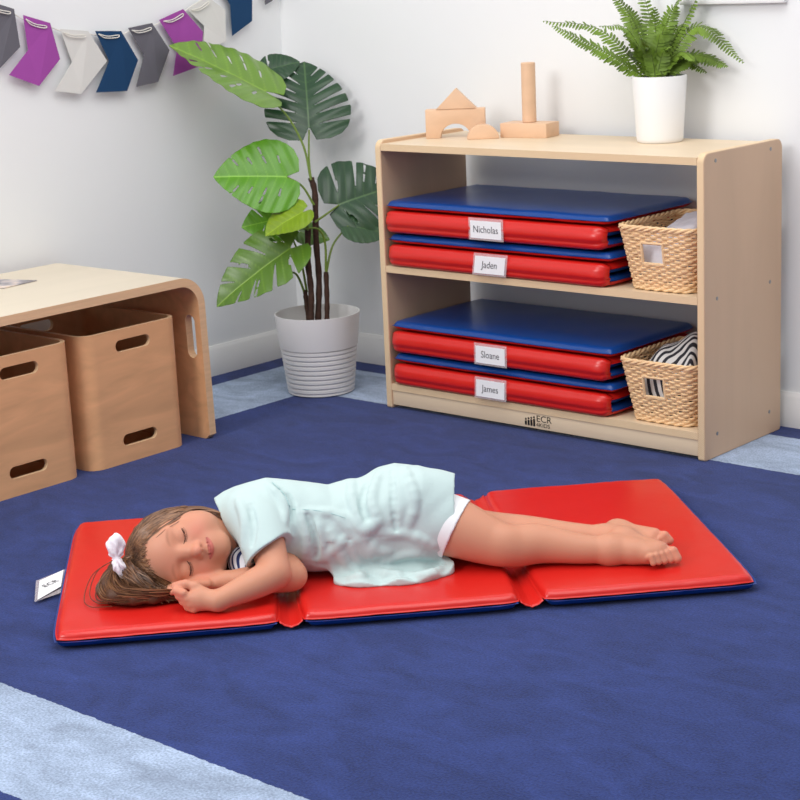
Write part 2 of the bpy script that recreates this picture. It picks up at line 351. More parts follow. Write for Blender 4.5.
def folded_mat(z, label, seed, name_txt, cx, cw, jit=0.0, slant=0.0):
    x0, x1, y0, y1 = .0225+jit, .674+jit, -.004, .346; H = .0268
    e = empty('folded_rest_mat', ((x0+x1)/2, (y0+y1)/2, z), label, 'rest mat', 'folded rest mats on the shelves')
    dz = lambda k: z+k*H+.0005
    # top layer: blue over red
    v, f = half_pad(x0, x1, y0+.004, y1, dz(2)+H*.42, H*.50, 1, seed=seed); mesh('blue_panel', v, f, M['blue'], e)
    v, f = half_pad(x0, x1, y0+.004, y1, dz(2)+H*.42, H*.34, -1, seed=seed+1); mesh('red_panel', v, f, M['red'], e)
    # middle and lower layers, red outside, blue inside, joined by a red fold at the front
    v, f = half_pad(x0+.004, x1-.006, y0+.012, y1, dz(1)+H*.5, H*.46, 1, seed=seed+2); mesh('red_panel', v, f, M['red'], e)
    v, f = half_pad(x0+.004, x1-.006, y0+.012, y1, dz(1)+H*.5, H*.46, -1, seed=seed+3); mesh('blue_panel', v, f, M['blue'], e)
    v, f = half_pad(x0+.004, x1-.006, y0+.012, y1, dz(0)+H*.5, H*.46, 1, seed=seed+4); mesh('blue_panel', v, f, M['blue'], e)
    v, f = half_pad(x0+.004, x1-.006, y0+.012, y1, dz(0)+H*.5, H*.46, -1, seed=seed+5); mesh('red_panel', v, f, M['red'], e)
    # the rounded front fold
    n = 40; k_ = 16; vs = []; fs = []
    for i in range(n+1):
        s = i/n; x = x0-.002+(x1-x0-.008)*s; end = min(s, 1-s)*(x1-x0)
        g = math.sqrt(min(1, end/.022+.10)); wr = noise.noise(V((x*16, seed, 0)))*.0016
        for k in range(k_+1):
            a = math.pi*(k/k_)-math.pi/2
            pk = 1-.07*math.cos(a*5+seed)*math.exp(-end/.03)
            yy = y0+.020-(.027*g*pk+wr)*max(0, math.cos(a))**.55
            zz = z+H+.0005+math.sin(a)*(H-.0016)*(.6+.4*g)*(1 if abs(math.sin(a)) < .999 else 1)+noise.noise(V((x*30, k*.3, seed)))*.0008*abs(math.cos(a))
            # crease running along the fold
            yy += .0060*math.exp(-((a+.45)/.13)**2)+.0022*math.exp(-((a-.75)/.12)**2)
            vs.append((x, yy, zz))
    for i in range(n):
        for k in range(k_): a = i*(k_+1)+k; fs.append((a, a+1, a+k_+2, a+k_+1))
    fo = mesh('front_fold', vs, fs, M['red'], e); solidify(fo, .0015, -1)
    # name card in a clear sleeve welded to the fold
    w, h = cw, .040; zc = z+H+.002; y = y0-.0085
    ux = np.array((1, 0, 0)); uz = np.array((slant, .06, 1.0))
    def P_(a, b, d=0): return np.array((cx+a*w/2, y-d+abs(a)*.0, zc))+uz*b*h/2
    sl = MB(); sl.prism([P_(-1.12, -1.22), P_(1.12, -1.22), P_(1.12, 1.32), P_(-1.12, 1.32)], (0, -.0004, 0)); so = sl.build('card_sleeve', M['clear'], e, smooth=False)
    cd = MB(); cd.prism([P_(-1, -1, .0008), P_(1, -1, .0008), P_(1, 1, .0008), P_(-1, 1, .0008)], (0, -.0005, 0)); co = cd.build('name_card', M['card'], so, smooth=False)
    co['label'] = 'white name card in the clear sleeve'
    lettering('card_lettering', name_txt, .0228, P_(0, .0, .0016), ux, uz, M['ink'], so, 'CENTER', .0001, .92)
    return e
SH = .0812
folded_mat(.356+SH, 'folded red and blue mat topmost on the upper shelf, name card on front', 3, 'Nicholas', .343, .090, 0, -.05)
folded_mat(.356, 'folded red and blue mat lower on the upper shelf, name card on front', 11, 'Jaden', .351, .088, .004, .10)
folded_mat(.062+SH, 'folded red and blue mat topmost on the bottom shelf, name card on front', 23, 'Sloane', .344, .086, .002, -.03)
folded_mat(.062, 'folded red and blue mat lowest on the bottom shelf, name card on front', 31, 'James', .341, .084, .003, .0)
# ------------------------------------------------------------------ wicker baskets
def rrect(cx, cy, hx, hy, r, n):
    """n points round a rounded rectangle by arc length"""
    segs = []; P = 4*(hx-r)+4*(hy-r)+2*math.pi*r; out = []
    L_ = [('l', (cx-hx+r, cy-hy), (1, 0), 2*(hx-r)), ('a', (cx+hx-r, cy-hy+r), -90, 0), ('l', (cx+hx, cy-hy+r), (0, 1), 2*(hy-r)), ('a', (cx+hx-r, cy+hy-r), 0, 0),
          ('l', (cx+hx-r, cy+hy), (-1, 0), 2*(hx-r)), ('a', (cx-hx+r, cy+hy-r), 90, 0), ('l', (cx-hx, cy+hy-r), (0, -1), 2*(hy-r)), ('a', (cx-hx+r, cy-hy+r), 180, 0)]
    for k in range(n):
        d = P*k/n
        for s in L_:
            ln = s[3] if s[0] == 'l' else math.pi/2*r
            if d <= ln+1e-9:
                if s[0] == 'l': out.append((s[1][0]+s[2][0]*d, s[1][1]+s[2][1]*d, (s[2][1], -s[2][0])))
                else: w = math.radians(s[2])+d/r; out.append((s[1][0]+r*math.cos(w), s[1][1]+r*math.sin(w), (math.cos(w), math.sin(w))))
                break
            d -= ln
    return out
def basket(z, label, dy=0.0):
    cx0, cy0 = .789, .135+dy; e = empty('wicker_basket', (cx0, cy0, z), label, 'basket', 'wicker baskets on the shelves')
    Hh = .132; NS = 60; rows = 21; sub = 4
    def ring(t, n=NS*sub): 
        hx = .077+.021*t; hy = .112+.018*t
        return rrect(cx0, cy0-.003*t, hx, hy, .03, n)
    def hole(x, y, zt, fy): return fy < -.8 and abs(x-(cx0-.008)) < .026 and .44 < zt < .77
    wv = MB()
    for r_ in range(rows):
        t = (r_+.5)/rows; R0 = ring(t); pts = []; n = len(R0)
        for k in range(n+1):
            x, y, nn = R0[k % n]; ph = (k/sub)*math.pi+(r_ % 2)*math.pi
            amp = .0022*math.sin(ph)
            if hole(x, y, t, nn[1]):
                if len(pts) > 1: wv.tube(pts, .0031, 5)
                pts = []; continue
            pts.append((x+nn[0]*amp, y+nn[1]*amp, z+.004+Hh*t+.0010*math.sin(ph*.5+r_)))
        if len(pts) > 1: wv.tube(pts, .0031, 5)
    wv.build('woven_side', M['wicker'], e)
    st = MB()
    for k in range(NS):
        a = ring(0)[k*sub]; b = ring(1)[k*sub]
        seg = [(0, .02), (1, .98)]
        if a[2][1] < -.8 and abs((a[0]+b[0])/2-(cx0-.008)) < .026: segs = [(0.02, .42), (.79, .98)]
        else: segs = [(.02, .98)]
        for (s0, s1) in segs: st.tube([(a[0]*(1-s)+b[0]*s, a[1]*(1-s)+b[1]*s, z+.004+Hh*s) for s in (s0, s1)], .0018, 5)
    st.build('stakes', M['wicker'], e)
    rm = MB()
    for q_ in range(3):
        R0 = ring(1.03, 220); rm.tube([(x+nn[0]*.0035*math.cos(k*.42+q_*2.09), y+nn[1]*.0035*math.cos(k*.42+q_*2.09), z+Hh+.006+.0035*math.sin(k*.42+q_*2.09)) for k, (x, y, nn) in enumerate(R0+R0[:1])], .0030, 6, cap=False)
    rm.build('rim', M['wicker'], e)
    bt = MB()
    for q_ in range(2):
        R0 = ring(0, 220); bt.tube([(x+nn[0]*.0025*math.cos(k*.42+q_*3.14), y+nn[1]*.0025*math.cos(k*.42+q_*3.14), z+.0062+.0025*math.sin(k*.42+q_*3.14)) for k, (x, y, nn) in enumerate(R0+R0[:1])], .0032, 6, cap=False)
    R0 = ring(0, 60); vs = [(x, y, z+.006) for x, y, nn in R0]+[(x, y, z+.002) for x, y, nn in R0]; n = 60
    bt.add(vs, [tuple(range(n)), tuple(range(2*n-1, n-1, -1))]+[(i, n+i, n+(i+1) % n, (i+1) % n) for i in range(n)])
    bt.build('basket_base', M['wicker'], e)
    # border framing the hand hole
    hb = MB(); xh = cx0-.008; hy = lambda t: cy0-.003*t-(.112+.018*t)-.0015
    c_ = [(xh-.027, .43), (xh+.027, .43), (xh+.027, .78), (xh-.027, .78)]
    loop = []
    for i in range(4):
        a, b = c_[i], c_[(i+1) % 4]
        for s in np.linspace(0, 1, 6, endpoint=False): x = a[0]+(b[0]-a[0])*s; t = a[1]+(b[1]-a[1])*s; loop.append((x, hy(t), z+.004+Hh*t))
    hb.tube(loop+loop[:1], .0034, 6, cap=False); hb.build('hand_hole_border', M['wicker'], e)
    return e, (cx0, cy0)
basket(.356, 'wicker basket on the upper shelf holding folded white cloth')
basket(.062, 'wicker basket on the bottom shelf holding striped fabric')
# cloths lying in the baskets
def heap(name, z, cx, cy, hx, hy, top, mt, label, seed, roll=False, cat='cloth'):
    vs = []; fs = []; nx, ny = 44, 60
    for i in range(nx+1):
        for j in range(ny+1):
            a = -1+2*i/nx; b = -1+2*j/ny
            # concentric square map
            f = (1-max(abs(a), abs(b))**6); e = max(abs(a), abs(b))
            x = cx+a*hx*(1-.05*e); y = cy+b*hy*(1-.05*e)
            zz = z+.012+(top(a, b)-.012)*math.sqrt(max(0, f))+.004*noise.noise(V((x*22+seed, y*22, 1)))+.0025*noise.noise(V((x*60+seed, y*60, 1)))
            vs.append((x, y, zz))
    W_ = ny+1
    for i in range(nx):
        for j in range(ny): fs.append((i*W_+j, (i+1)*W_+j, (i+1)*W_+j+1, i*W_+j+1))
    # underside
    n0 = len(vs); vs += [(v[0], v[1], z+.010) for v in vs]
    fs += [tuple(k+n0 for k in f[::-1]) for f in fs[:]]
    ring = [i*W_ for i in range(nx+1)]+[nx*W_+j for j in range(1, ny+1)]+[i*W_+ny for i in range(nx-1, -1, -1)]+[j for j in range(ny-1, 0, -1)]
    fs += [(ring[k], n0+ring[k], n0+ring[(k+1) % len(ring)], ring[(k+1) % len(ring)]) for k in range(len(ring))]
    o = mesh(name, vs, fs, mt, None, True, (cx, cy, z+.01)); tag(o, label, cat); return o
heap('folded_cloth', .356, .789, .135, .073, .108, lambda a, b: .134+.020*(b+.3)*(1 if b > -.4 else .6)+.010*math.sin(a*2+b), M['bincloth'], 'folded white cloth inside the basket on the upper shelf', 2)
def stripe_mat(name, sc_, w=.5, c0=(226, 222, 220), c1=(58, 56, 62), rot=(.2, .3, .9), dist=1.6):
    mt = mat(name, srgb(230, 226, 224), .9, .1); nt = mt.node_tree; b = nt.nodes['Principled BSDF']
    tc = nt.nodes.new('ShaderNodeTexCoord'); mp_ = nt.nodes.new('ShaderNodeMapping'); mp_.inputs['Rotation'].default_value = rot
    nt.links.new(tc.outputs['Object'], mp_.inputs[0]); wv = nt.nodes.new('ShaderNodeTexWave'); wv.inputs['Scale'].default_value = sc_; wv.inputs['Distortion'].default_value = dist; wv.inputs['Detail'].default_value = 1; wv.inputs['Detail Scale'].default_value = .5
    nt.links.new(mp_.outputs[0], wv.inputs['Vector']); cr = nt.nodes.new('ShaderNodeValToRGB'); cr.color_ramp.elements[0].position = w-.05; cr.color_ramp.elements[1].position = w+.05
    cr.color_ramp.elements[0].color = srgb(*c1); cr.color_ramp.elements[1].color = srgb(*c0); nt.links.new(wv.outputs[0], cr.inputs[0]); nt.links.new(cr.outputs[0], b.inputs['Base Color'])
    return mt
M['stripes'] = stripe_mat('zebra_striped_cotton', 27, .47, dist=.9)
heap('striped_cloth', .062, .789, .135, .073, .108, lambda a, b: .158+.018*b+.026*math.exp(-((a-.2)**2*3+(b+.1)**2*5))+.006*math.sin(5*a+4*b), M['stripes'], 'black and white striped fabric heaped in the basket on the bottom shelf', 5, cat='cloth')
# ------------------------------------------------------------------ building blocks on top
ZT = .650
def fr_xy(cx, cy, rz): 
    return Matrix.Translation((cx, cy, 0)) @ Matrix.Rotation(rz, 4, 'Z')
def block(name, poly, th, cx, cy, z, rz, label, cat='toy block'):
    """poly in (x,z), extruded th along y, rotated rz about z"""
    b = bmesh.new(); vs = [b.verts.new((x, -th/2, zz)) for x, zz in poly]; f = b.faces.new(vs)
    r_ = bmesh.ops.extrude_face_region(b, geom=[f]); bmesh.ops.translate(b, vec=(0, th, 0), verts=[g for g in r_['geom'] if isinstance(g, bmesh.types.BMVert)])
    bmesh.ops.recalc_face_normals(b, faces=b.faces)
    ed = [e for e in b.edges if len(e.link_faces) == 2 and e.calc_face_angle(0) > .6]
    bmesh.ops.bevel(b, geom=ed, offset=.0016, segments=2, affect='EDGES', profile=.5)
    bmesh.ops.transform(b, matrix=Matrix.Translation((cx, cy, z)) @ Matrix.Rotation(rz, 4, 'Z'), verts=b.verts)
    mb = MB(); mb.bm(b); o = mb.build(name, M['block'], None, base=(cx, cy, z), sharp=35); tag(o, label, cat, 'wooden building blocks on the shelf top'); return o
def pxblk(u, v, z=ZT): return onz(u, v, z)
RZ = YAW-.12
a_ = pxblk(451, 138); ax, ay = a_[0]-.0, a_[1]+.02
arch = [(-.072, 0), (-.037, 0)]+[(-.037*math.cos(t), .034*math.sin(t)) for t in np.linspace(0, math.pi, 15)][1:-1]+[(.037, 0), (.072, 0), (.072, .069), (-.072, .069)]
block('arch_block', arch, .034, ax, ay, ZT, RZ, 'wooden bridge block with an arched opening on the shelf top')
block('triangle_block', [(-.049, 0), (.049, 0), (0, .049)], .034, ax+.004, ay, ZT+.0692, RZ, 'triangular wooden block on top of the arch block')
a_ = pxblk(478, 139); block('half_round_block', [(.038*math.cos(t), .038*.9*math.sin(t)) for t in np.linspace(0, math.pi, 17)], .034, a_[0]+.006, a_[1]+.012, ZT, RZ+.1, 'half-round wooden block between the arch and the flat block')
a_ = pxblk(523.5, 137.5); block('flat_block', [(-.062, 0), (.062, 0), (.062, .034), (-.062, .034)], .068, a_[0], a_[1]+.025, ZT, RZ-.45, 'flat rectangular wooden block under the upright column')
cb = MB(); cc_ = (a_[0], a_[1]+.025, ZT+.0345)
cb.lathe([(.0155, 0), (.017, .0015), (.017, .1385), (.0155, .140)], cc_, 28, cap1=True); o = cb.build('column_block', M['block'], None, base=cc_, sharp=30)
tag(o, 'tall round wooden column standing on the flat block', 'toy block', 'wooden building blocks on the shelf top')
# ------------------------------------------------------------------ potted fern
fc = onz(660, 141.5, ZT)
fern = empty('potted_fern', fc, 'small green fern in a white pot on the shelf top', 'potted plant')
PH = .147
MB().lathe([(.048, 0), (.051, .002), (.0525, .01), (.061, PH-.002), (.0605, PH), (.057, PH), (.056, PH-.02), (.02, PH-.022)], fc, 56).build('flower_pot', M['whitepot'], fern, sharp=50)
MB().lathe([(.0565, PH-.024), (.05, PH-.014), (.02, PH-.008), (.001, PH-.008)], fc, 30).build('soil', M['soil'], fern)
fd = float(np.dot(fc-CP, fw)); ft = fc+np.array((0, 0, PH-.01))
def frond(ctrl, ln=.024, w=.0070, n=30):
    P = spline(ctrl, 14); L_ = [0]
    for i in range(1, len(P)): L_.append(L_[-1]+np.linalg.norm(P[i]-P[i-1]))
    T = L_[-1]; mb = MB(); rr = [.0011*(1-.7*i/len(P)) for i in range(len(P))]; mb.tube(P, rr, 5, 1)
    def samp(d):
        for i in range(1, len(P)):
            if L_[i] >= d: t = (d-L_[i-1])/(L_[i]-L_[i-1]+1e-9); return P[i-1]*(1-t)+P[i]*t, (P[i]-P[i-1])/np.linalg.norm(P[i]-P[i-1])
        return P[-1], (P[-1]-P[-2])/np.linalg.norm(P[-1]-P[-2])
    tw = random.uniform(-.15, .5)
    # blade lies roughly in the plane of the frond and a horizontal side vector
    for k in range(n):
        s = .12+.88*k/(n-1); p_, t_ = samp(T*s)
        nv_ = UP*(.75+tw)-fw*.75+RT*random.uniform(-.12, .12); side = np.cross(t_, nv_)
        if np.linalg.norm(side) < .25: side = RT - t_*np.dot(RT, t_)
        side = side/np.linalg.norm(side); nn = np.cross(side, t_)
        l = ln*(math.sin(math.pi*min(1, (.18+.82*s)))**.55+.05)*random.uniform(.9, 1.1)
        l = max(l, ln*.12)
        for sg in (-1, 1):
            d = side*sg*.93+t_*.33+nn*random.uniform(-.30, .05); d /= np.linalg.norm(d)
            wv = np.cross(nn, d); wv /= np.linalg.norm(wv); ww = w*(.45+.55*l/ln)
            q_ = [p_-wv*ww*.32, p_+d*l*.45-wv*ww*.5-nn*.001, p_+d*l*.85-wv*ww*.33-nn*.0025*l/ln, p_+d*l-nn*.003, p_+d*l*.85+wv*ww*.33-nn*.0025*l/ln, p_+d*l*.45+wv*ww*.5-nn*.001, p_+wv*ww*.32]
            mb.add(q_, [(0, 1, 5, 6), (1, 2, 4, 5), (2, 3, 4)], 0)
    mb.build('frond', [M['fern'], M['rachis']], fern, smooth=True, sharp=None)
FR = [((640, 70), (600, 30), (544, 21), .02, .02), ((640, 76), (605, 52), (553, 26), -.03, -.04), ((650, 50), (630, 15), (606, -14), .03, .03), ((655, 50), (648, 10), (636, -22), 0, .02),
      ((662, 45), (672, 10), (694, -16), .0, .03), ((668, 45), (690, 12), (700, -12), .03, .06), ((668, 60), (698, 26), (743, 62), -.02, -.05), ((668, 66), (695, 55), (727, 66), -.05, -.09), ((645, 60), (628, 30), (600, 26), -.05, -.10),
      ((650, 60), (640, 25), (620, 6), .05, .10), ((664, 55), (676, 28), (690, 30), .06, .12), ((655, 55), (655, 25), (655, 8), -.03, -.05), ((650, 65), (638, 45), (626, 36), -.06, -.1), ((665, 65), (680, 52), (694, 60), -.06, -.1), ((657, 60), (662, 35), (668, 18), -.05, -.08), ((648, 60), (634, 52), (622, 58), .05, .09), ((660, 66), (664, 50), (672, 46), -.07, -.11), ((655, 66), (650, 50), (644, 42), -.075, -.12),
      ((653, 66), (657, 48), (660, 34), -.05, -.07), ((662, 60), (672, 40), (684, 28), .0, .0), ((646, 62), (636, 38), (630, 20), .0, .0), ((664, 66), (682, 60), (706, 72), .0, .0)]
for i, (a, b, c, d1, d2) in enumerate(FR):
    jx, jy = random.uniform(-.02, .02), random.uniform(-.02, .02)
    base = ft+np.array((jx, jy, 0)); big = i in (0, 1, 6, 7, 2, 4)
    pa = at(a[0], a[1], fd+d1*.4); pb = at(b[0], b[1], fd+d1*.7); pc = at(c[0], c[1], fd+d2*.7)
    pa, pb, pc = [p_ if p_[1] < .312 else ony(u_, v_, .312) for p_, (u_, v_) in ((pa, a), (pb, b), (pc, c))]
    frond([base, base*.4+pa*.6, pb, pc], .026 if big else .022, .0070, 36 if big else 26)
# ------------------------------------------------------------------ picture frame on the back wall
pf = empty('picture_frame', (.775, WY, .945), 'white picture frame cut off by the top of the view on the back wall', 'picture frame')
x0, x1, z0, z1 = .640, .903, .9465, 1.30; t = .012
fm = MB(); fm.box(x0, x1, WY-.018, WY-.001, z0, z0+t, .001); fm.box(x0, x1, WY-.018, WY-.001, z1-t, z1, .001); fm.box(x0, x0+t, WY-.018, WY-.001, z0+t, z1-t, .001); fm.box(x1-t, x1, WY-.018, WY-.001, z0+t, z1-t, .001)
fm.build('frame', M['trim'], pf); MB().box(x0+t, x1-t, WY-.008, WY-.004, z0+t, z1-t).build('print', M['card'], pf, smooth=False)
# ------------------------------------------------------------------ bunting
bt = empty('bunting_garland', (WX+.006, -.1, .95), 'string garland of arrow-shaped paper flags in purple, navy and grey on the left wall', 'bunting')
flags = [('fgrey', [(-14, 0), (14, 9), (20, 47), (0, 68), (-25, 60), (-4, 40)], 'dark grey paper flag'), ('fpurple', [(23, 15), (50, 23), (60, 59), (39, 86), (9, 75), (28, 50)], 'purple paper flag'),
  ('flight', [(60, 29), (88, 31), (107, 61), (81, 94), (55, 91), (72, 62)], 'pale grey paper flag'), ('fnavy', [(95, 31), (121, 31), (138, 60), (127, 91), (96, 92.5), (109, 61)], 'navy paper flag'),
  ('fgrey', [(128, 28), (152, 23), (169.5, 50), (158, 82), (136, 87), (144, 55)], 'dark grey paper flag'), ('fpurple', [(159, 20), (183, 9), (203, 32), (200, 66), (173, 76), (177, 48)], 'purple paper flag'),
  ('flight', [(187, 9), (208, -3), (225, 10), (226, 41), (203, 52), (204, 26)], 'pale grey paper flag'), ('fnavy', [(222, -8), (245, -22), (252, -6), (252, 21), (232, 36), (230, 5)], 'navy paper flag'),
  ('fgrey', [(262, -25), (280, -36), (284, -20), (272, 1), (265, 5), (264, -10)], 'dark grey paper flag')]
sp_pts = [(-30, -12), (-14, 1), (0, 8), (14, 14), (25, 20), (50, 27), (62, 31), (88, 34), (97, 35), (120, 35), (130, 31), (152, 26), (161, 22), (182, 13), (190, 7), (208, -3), (226, -8), (250, -24), (285, -50)]
for i, (mk, poly, lb) in enumerate(flags):
    off = WX+.014+(.002 if i % 2 else 0)
    P_ = [onx(u, v, off+(.006 if k in (3, 4) else 0)) for k, (u, v) in enumerate(poly)]
    o = MB().prism(P_, (.0006, 0, 0)).build('flag', M[mk], bt, smooth=False); o['label'] = lb
MB().tube(spline([onx(u, v, WX+.0105) for u, v in sp_pts], 4), .0015, 6).build('string', M['string'], bt)
# loops of string where it is threaded across each flag
for i, (mk, poly, lb) in enumerate(flags[:7]):
    a, b = np.array(poly[0]), np.array(poly[1]); d = b-a; n_ = np.array((-d[1], d[0]))/np.linalg.norm(d)
    q_ = [a+d*.14+n_*3, a+d*.40+n_*7, a+d*.86+n_*6.5, a+d*.9+n_*4, a+d*.5+n_*5.2, a+d*.14+n_*3]
    MB().tube(spline([onx(p_[0], p_[1], WX+.0195) for p_ in q_], 4), .0013, 5).build('string_loop', M['string'], bt)
# ------------------------------------------------------------------ bent plywood table
TX0, TX1, TY, TZ, TT, TR_ = -.612, -.155, -.437, .392, .020, .070
tb = empty('play_table', ((TX0+TX1)/2, -1.15, 0), 'low bent plywood table along the left wall with bins beneath', 'table')
def tpath():
    pts = [(TY+.006, 0.0)]; r = TR_
    pts += [(TY+.006-.006*s, (TZ-r)*s) for s in (.25, .5, .75, 1.0)]
    pts += [(TY-r+r*math.cos(a), TZ-r+r*math.sin(a)) for a in np.linspace(0, math.pi/2, 12)[1:]]
    y2 = -1.95
    pts += [(TY-r+(y2+r-(TY-r))*s, TZ) for s in np.linspace(0, 1, 14)[1:]]
    pts += [(y2+r-r*math.sin(a), TZ-r+r*math.cos(a)) for a in np.linspace(0, math.pi/2, 12)[1:]]
    pts += [(y2, (TZ-r)*(1-s)) for s in (.5, 1.0)]
    return pts
tp = [np.array(p_) for p_ in tpath()]; cum = [0]
for i in range(1, len(tp)): cum.append(cum[-1]+np.linalg.norm(tp[i]-tp[i-1]))
def tmap(u, v):
    y = np.interp(u, cum, [p_[0] for p_ in tp]); z = np.interp(u, cum, [p_[1] for p_ in tp]); return np.array((v, y, z))
def sdbox(px, py, hx, hy, r): qx, qy = abs(px)-hx+r, abs(py)-hy+r; return math.hypot(max(qx, 0), max(qy, 0))+min(max(qx, qy), 0)-r
sxc = -.190
def tf(u, v):
    f = 1.0
    # hand slots in the end panel, rounded lower corner
    f = min(f, sdbox(u-.245, v-sxc+.0, .052, .016, .0155))
    f = min(f, sdbox(u-.245, v+.57, .052, .016, .0155))
    zz = u; d = TX1-v
    if zz < .02 and d < .02: f = min(f, .02-math.hypot(.02-zz, .02-d))
    return f
vs, fs, _ = clip_sheet(tf, 0, cum[-1], TX0, TX1, 220, 60, tmap)
top = mesh('bent_shell', vs, fs, [M['beechtop'], M['beech'], M['beechedge']], tb, True)
md = top.modifiers.new('thickness', 'SOLIDIFY'); md.thickness = TT; md.offset = -1; md.use_even_offset = True; md.material_offset = 1; md.material_offset_rim = 2; es_ = top.modifiers.new('crisp_edges', 'EDGE_SPLIT'); es_.split_angle = math.radians(35)
# make sure the solid grows inward (towards the space under the table)
me = top.data; me.update()
c_ = [p_ for p_ in me.polygons if abs(p_.center.z-TZ) < .002][:1]
if c_ and c_[0].normal.z < 0:
    me.flip_normals()
# printed photograph lying on the table
ph = MB().prism([(-.62+.025, -.74, TZ+.0008), (-.445, -.688, TZ+.0008), (-.432, -.79, TZ+.0008), (-.58, -.86, TZ+.0008)], (0, 0, .0012))
def photo_mat():
    mt = mat('photo_print', srgb(190, 180, 176), .3, .5); nt = mt.node_tree; b = nt.nodes['Principled BSDF']
    tc = nt.nodes.new('ShaderNodeTexCoord'); n = nt.nodes.new('ShaderNodeTexNoise'); n.inputs['Scale'].default_value = 22; n.inputs['Detail'].default_value = 2; nt.links.new(tc.outputs['Object'], n.inputs['Vector'])
    cr = nt.nodes.new('ShaderNodeValToRGB'); e = cr.color_ramp.elements; e[0].position = .35; e[0].color = srgb(96, 88, 92); e[1].position = .66; e[1].color = srgb(236, 214, 196)
    x = e.new(.48); x.color = srgb(160, 152, 160); nt.links.new(n.outputs[0], cr.inputs[0]); nt.links.new(cr.outputs[0], b.inputs['Base Color']); return mt
o = ph.build('photo_print', photo_mat(), None, smooth=False, base=(-.51, -.77, TZ)); tag(o, 'glossy printed picture lying on the low plywood table', 'print')
# ------------------------------------------------------------------ storage bins
def bin_(y0, y1, label, dx=0.0):
    x1 = -.168+dx; x0 = x1-.36; cx, cy = (x0+x1)/2, (y0+y1)/2; hx, hy = (x1-x0)/2, (y1-y0)/2; Hh = .305; r = .036
    e = empty('storage_bin', (cx, cy, 0), label, 'storage bin', 'plywood bins under the table')
    n = 240; R0 = rrect(cx, cy, hx, hy, r, n); P = 4*(hx-r)+4*(hy-r)+2*math.pi*r
    def mp_(u, v):
        k = (u/P*n) % n; i = int(k); t = k-i; a, b = R0[i % n], R0[(i+1) % n]; return np.array((a[0]*(1-t)+b[0]*t, a[1]*(1-t)+b[1]*t, v))
    l1 = 2*(hx-r)+math.pi/2*r; front = l1+(hy-r)   # arc position of the middle of the +x face
    back = front+P/2
    def f(u, v):
        w = 1.0
        for c in (front, back):
            for zc in (.268, .052): w = min(w, sdbox(u-c-.0, v-zc, .050, .0135, .013))
        return w
    vs, fs, _ = clip_sheet(f, 0, P, 0.0, Hh, 260, 72, mp_)
    # weld the seam
    w = mesh('bin_wall', vs, fs, [M['beech'], M['beechedge']], e, True)
    b = bmesh.new(); b.from_mesh(w.data); bmesh.ops.remove_doubles(b, verts=b.verts, dist=1e-5); bmesh.ops.recalc_face_normals(b, faces=b.faces)
    bm_ = b.faces[:][0]; b.to_mesh(w.data); b.free()
    md = w.modifiers.new('thickness', 'SOLIDIFY'); md.thickness = .010; md.offset = -1; md.use_even_offset = True
    md.material_offset_rim = 1; es_ = w.modifiers.new('crisp_edges', 'EDGE_SPLIT'); es_.split_angle = math.radians(35)
    vs = [(x, y, .012) for x, y, _ in rrect(cx, cy, hx-.011, hy-.011, r-.008, 60)]+[(x, y, .004) for x, y, _ in rrect(cx, cy, hx-.011, hy-.011, r-.008, 60)]
    mesh('bin_floor', vs, [tuple(range(60)), tuple(range(119, 59, -1))]+[(i, 60+i, 60+(i+1) % 60, (i+1) % 60) for i in range(60)], M['beech'], e, False)
    return e
bin_(-.790, -.508, 'plywood bin with hand slots under the table, nearer the table end')
bin_(-1.105, -.818, 'plywood bin with hand slots under the table, cut off by the left of the view', .0)
# ------------------------------------------------------------------ monstera
pc = np.array((-.268, .045, 0))
mp = empty('potted_monstera', pc, 'tall artificial monstera in a pale ribbed pot in the corner', 'potted plant')
prof = [(.080, 0), (.086, .003)]
for k in range(9):
    z = .008+k*.0125; r = .086+.0235*z/.205; prof += [(r-.0022, z), (r+.0006, z+.003), (r+.0006, z+.0095), (r-.0022, z+.0122)]
prof += [(.101, .122), (.1095, .204), (.1095, .207), (.1065, .207), (.103, .19), (.099, .15), (.05, .149)]
MB().lathe(prof, pc, 72).build('plant_pot', M['pot'], mp, sharp=40)
MB().lathe([(.0985, .150), (.07, .158), (.02, .160), (.001, .160)], pc, 36).build('soil', M['soil'], mp)
pd = float(np.dot(pc+np.array((0, 0, .2))-CP, fw))
def A(u, v, d=0): return at(u, v, pd+d)
for i, (P_, rr) in enumerate([([(311, 322), (311, 290), (308, 262), (308, 228)], .0078), ([(318, 324), (319, 280), (316, 240), (315, 195), (311, 178)], .0078), ([(327, 323), (327, 300), (326, 272)], .0065), ([(309, 324), (306, 300), (305, 290)], .006)]):
    dd = (-.01, .01, 0, .02)[i]; C_ = spline([A(u, v, dd) for u, v in P_], 6)
    MB().tube(C_, [rr*(1+.10*math.sin(k*1.9)) for k in range(len(C_))], 10).build('stem', M['bark'], mp)
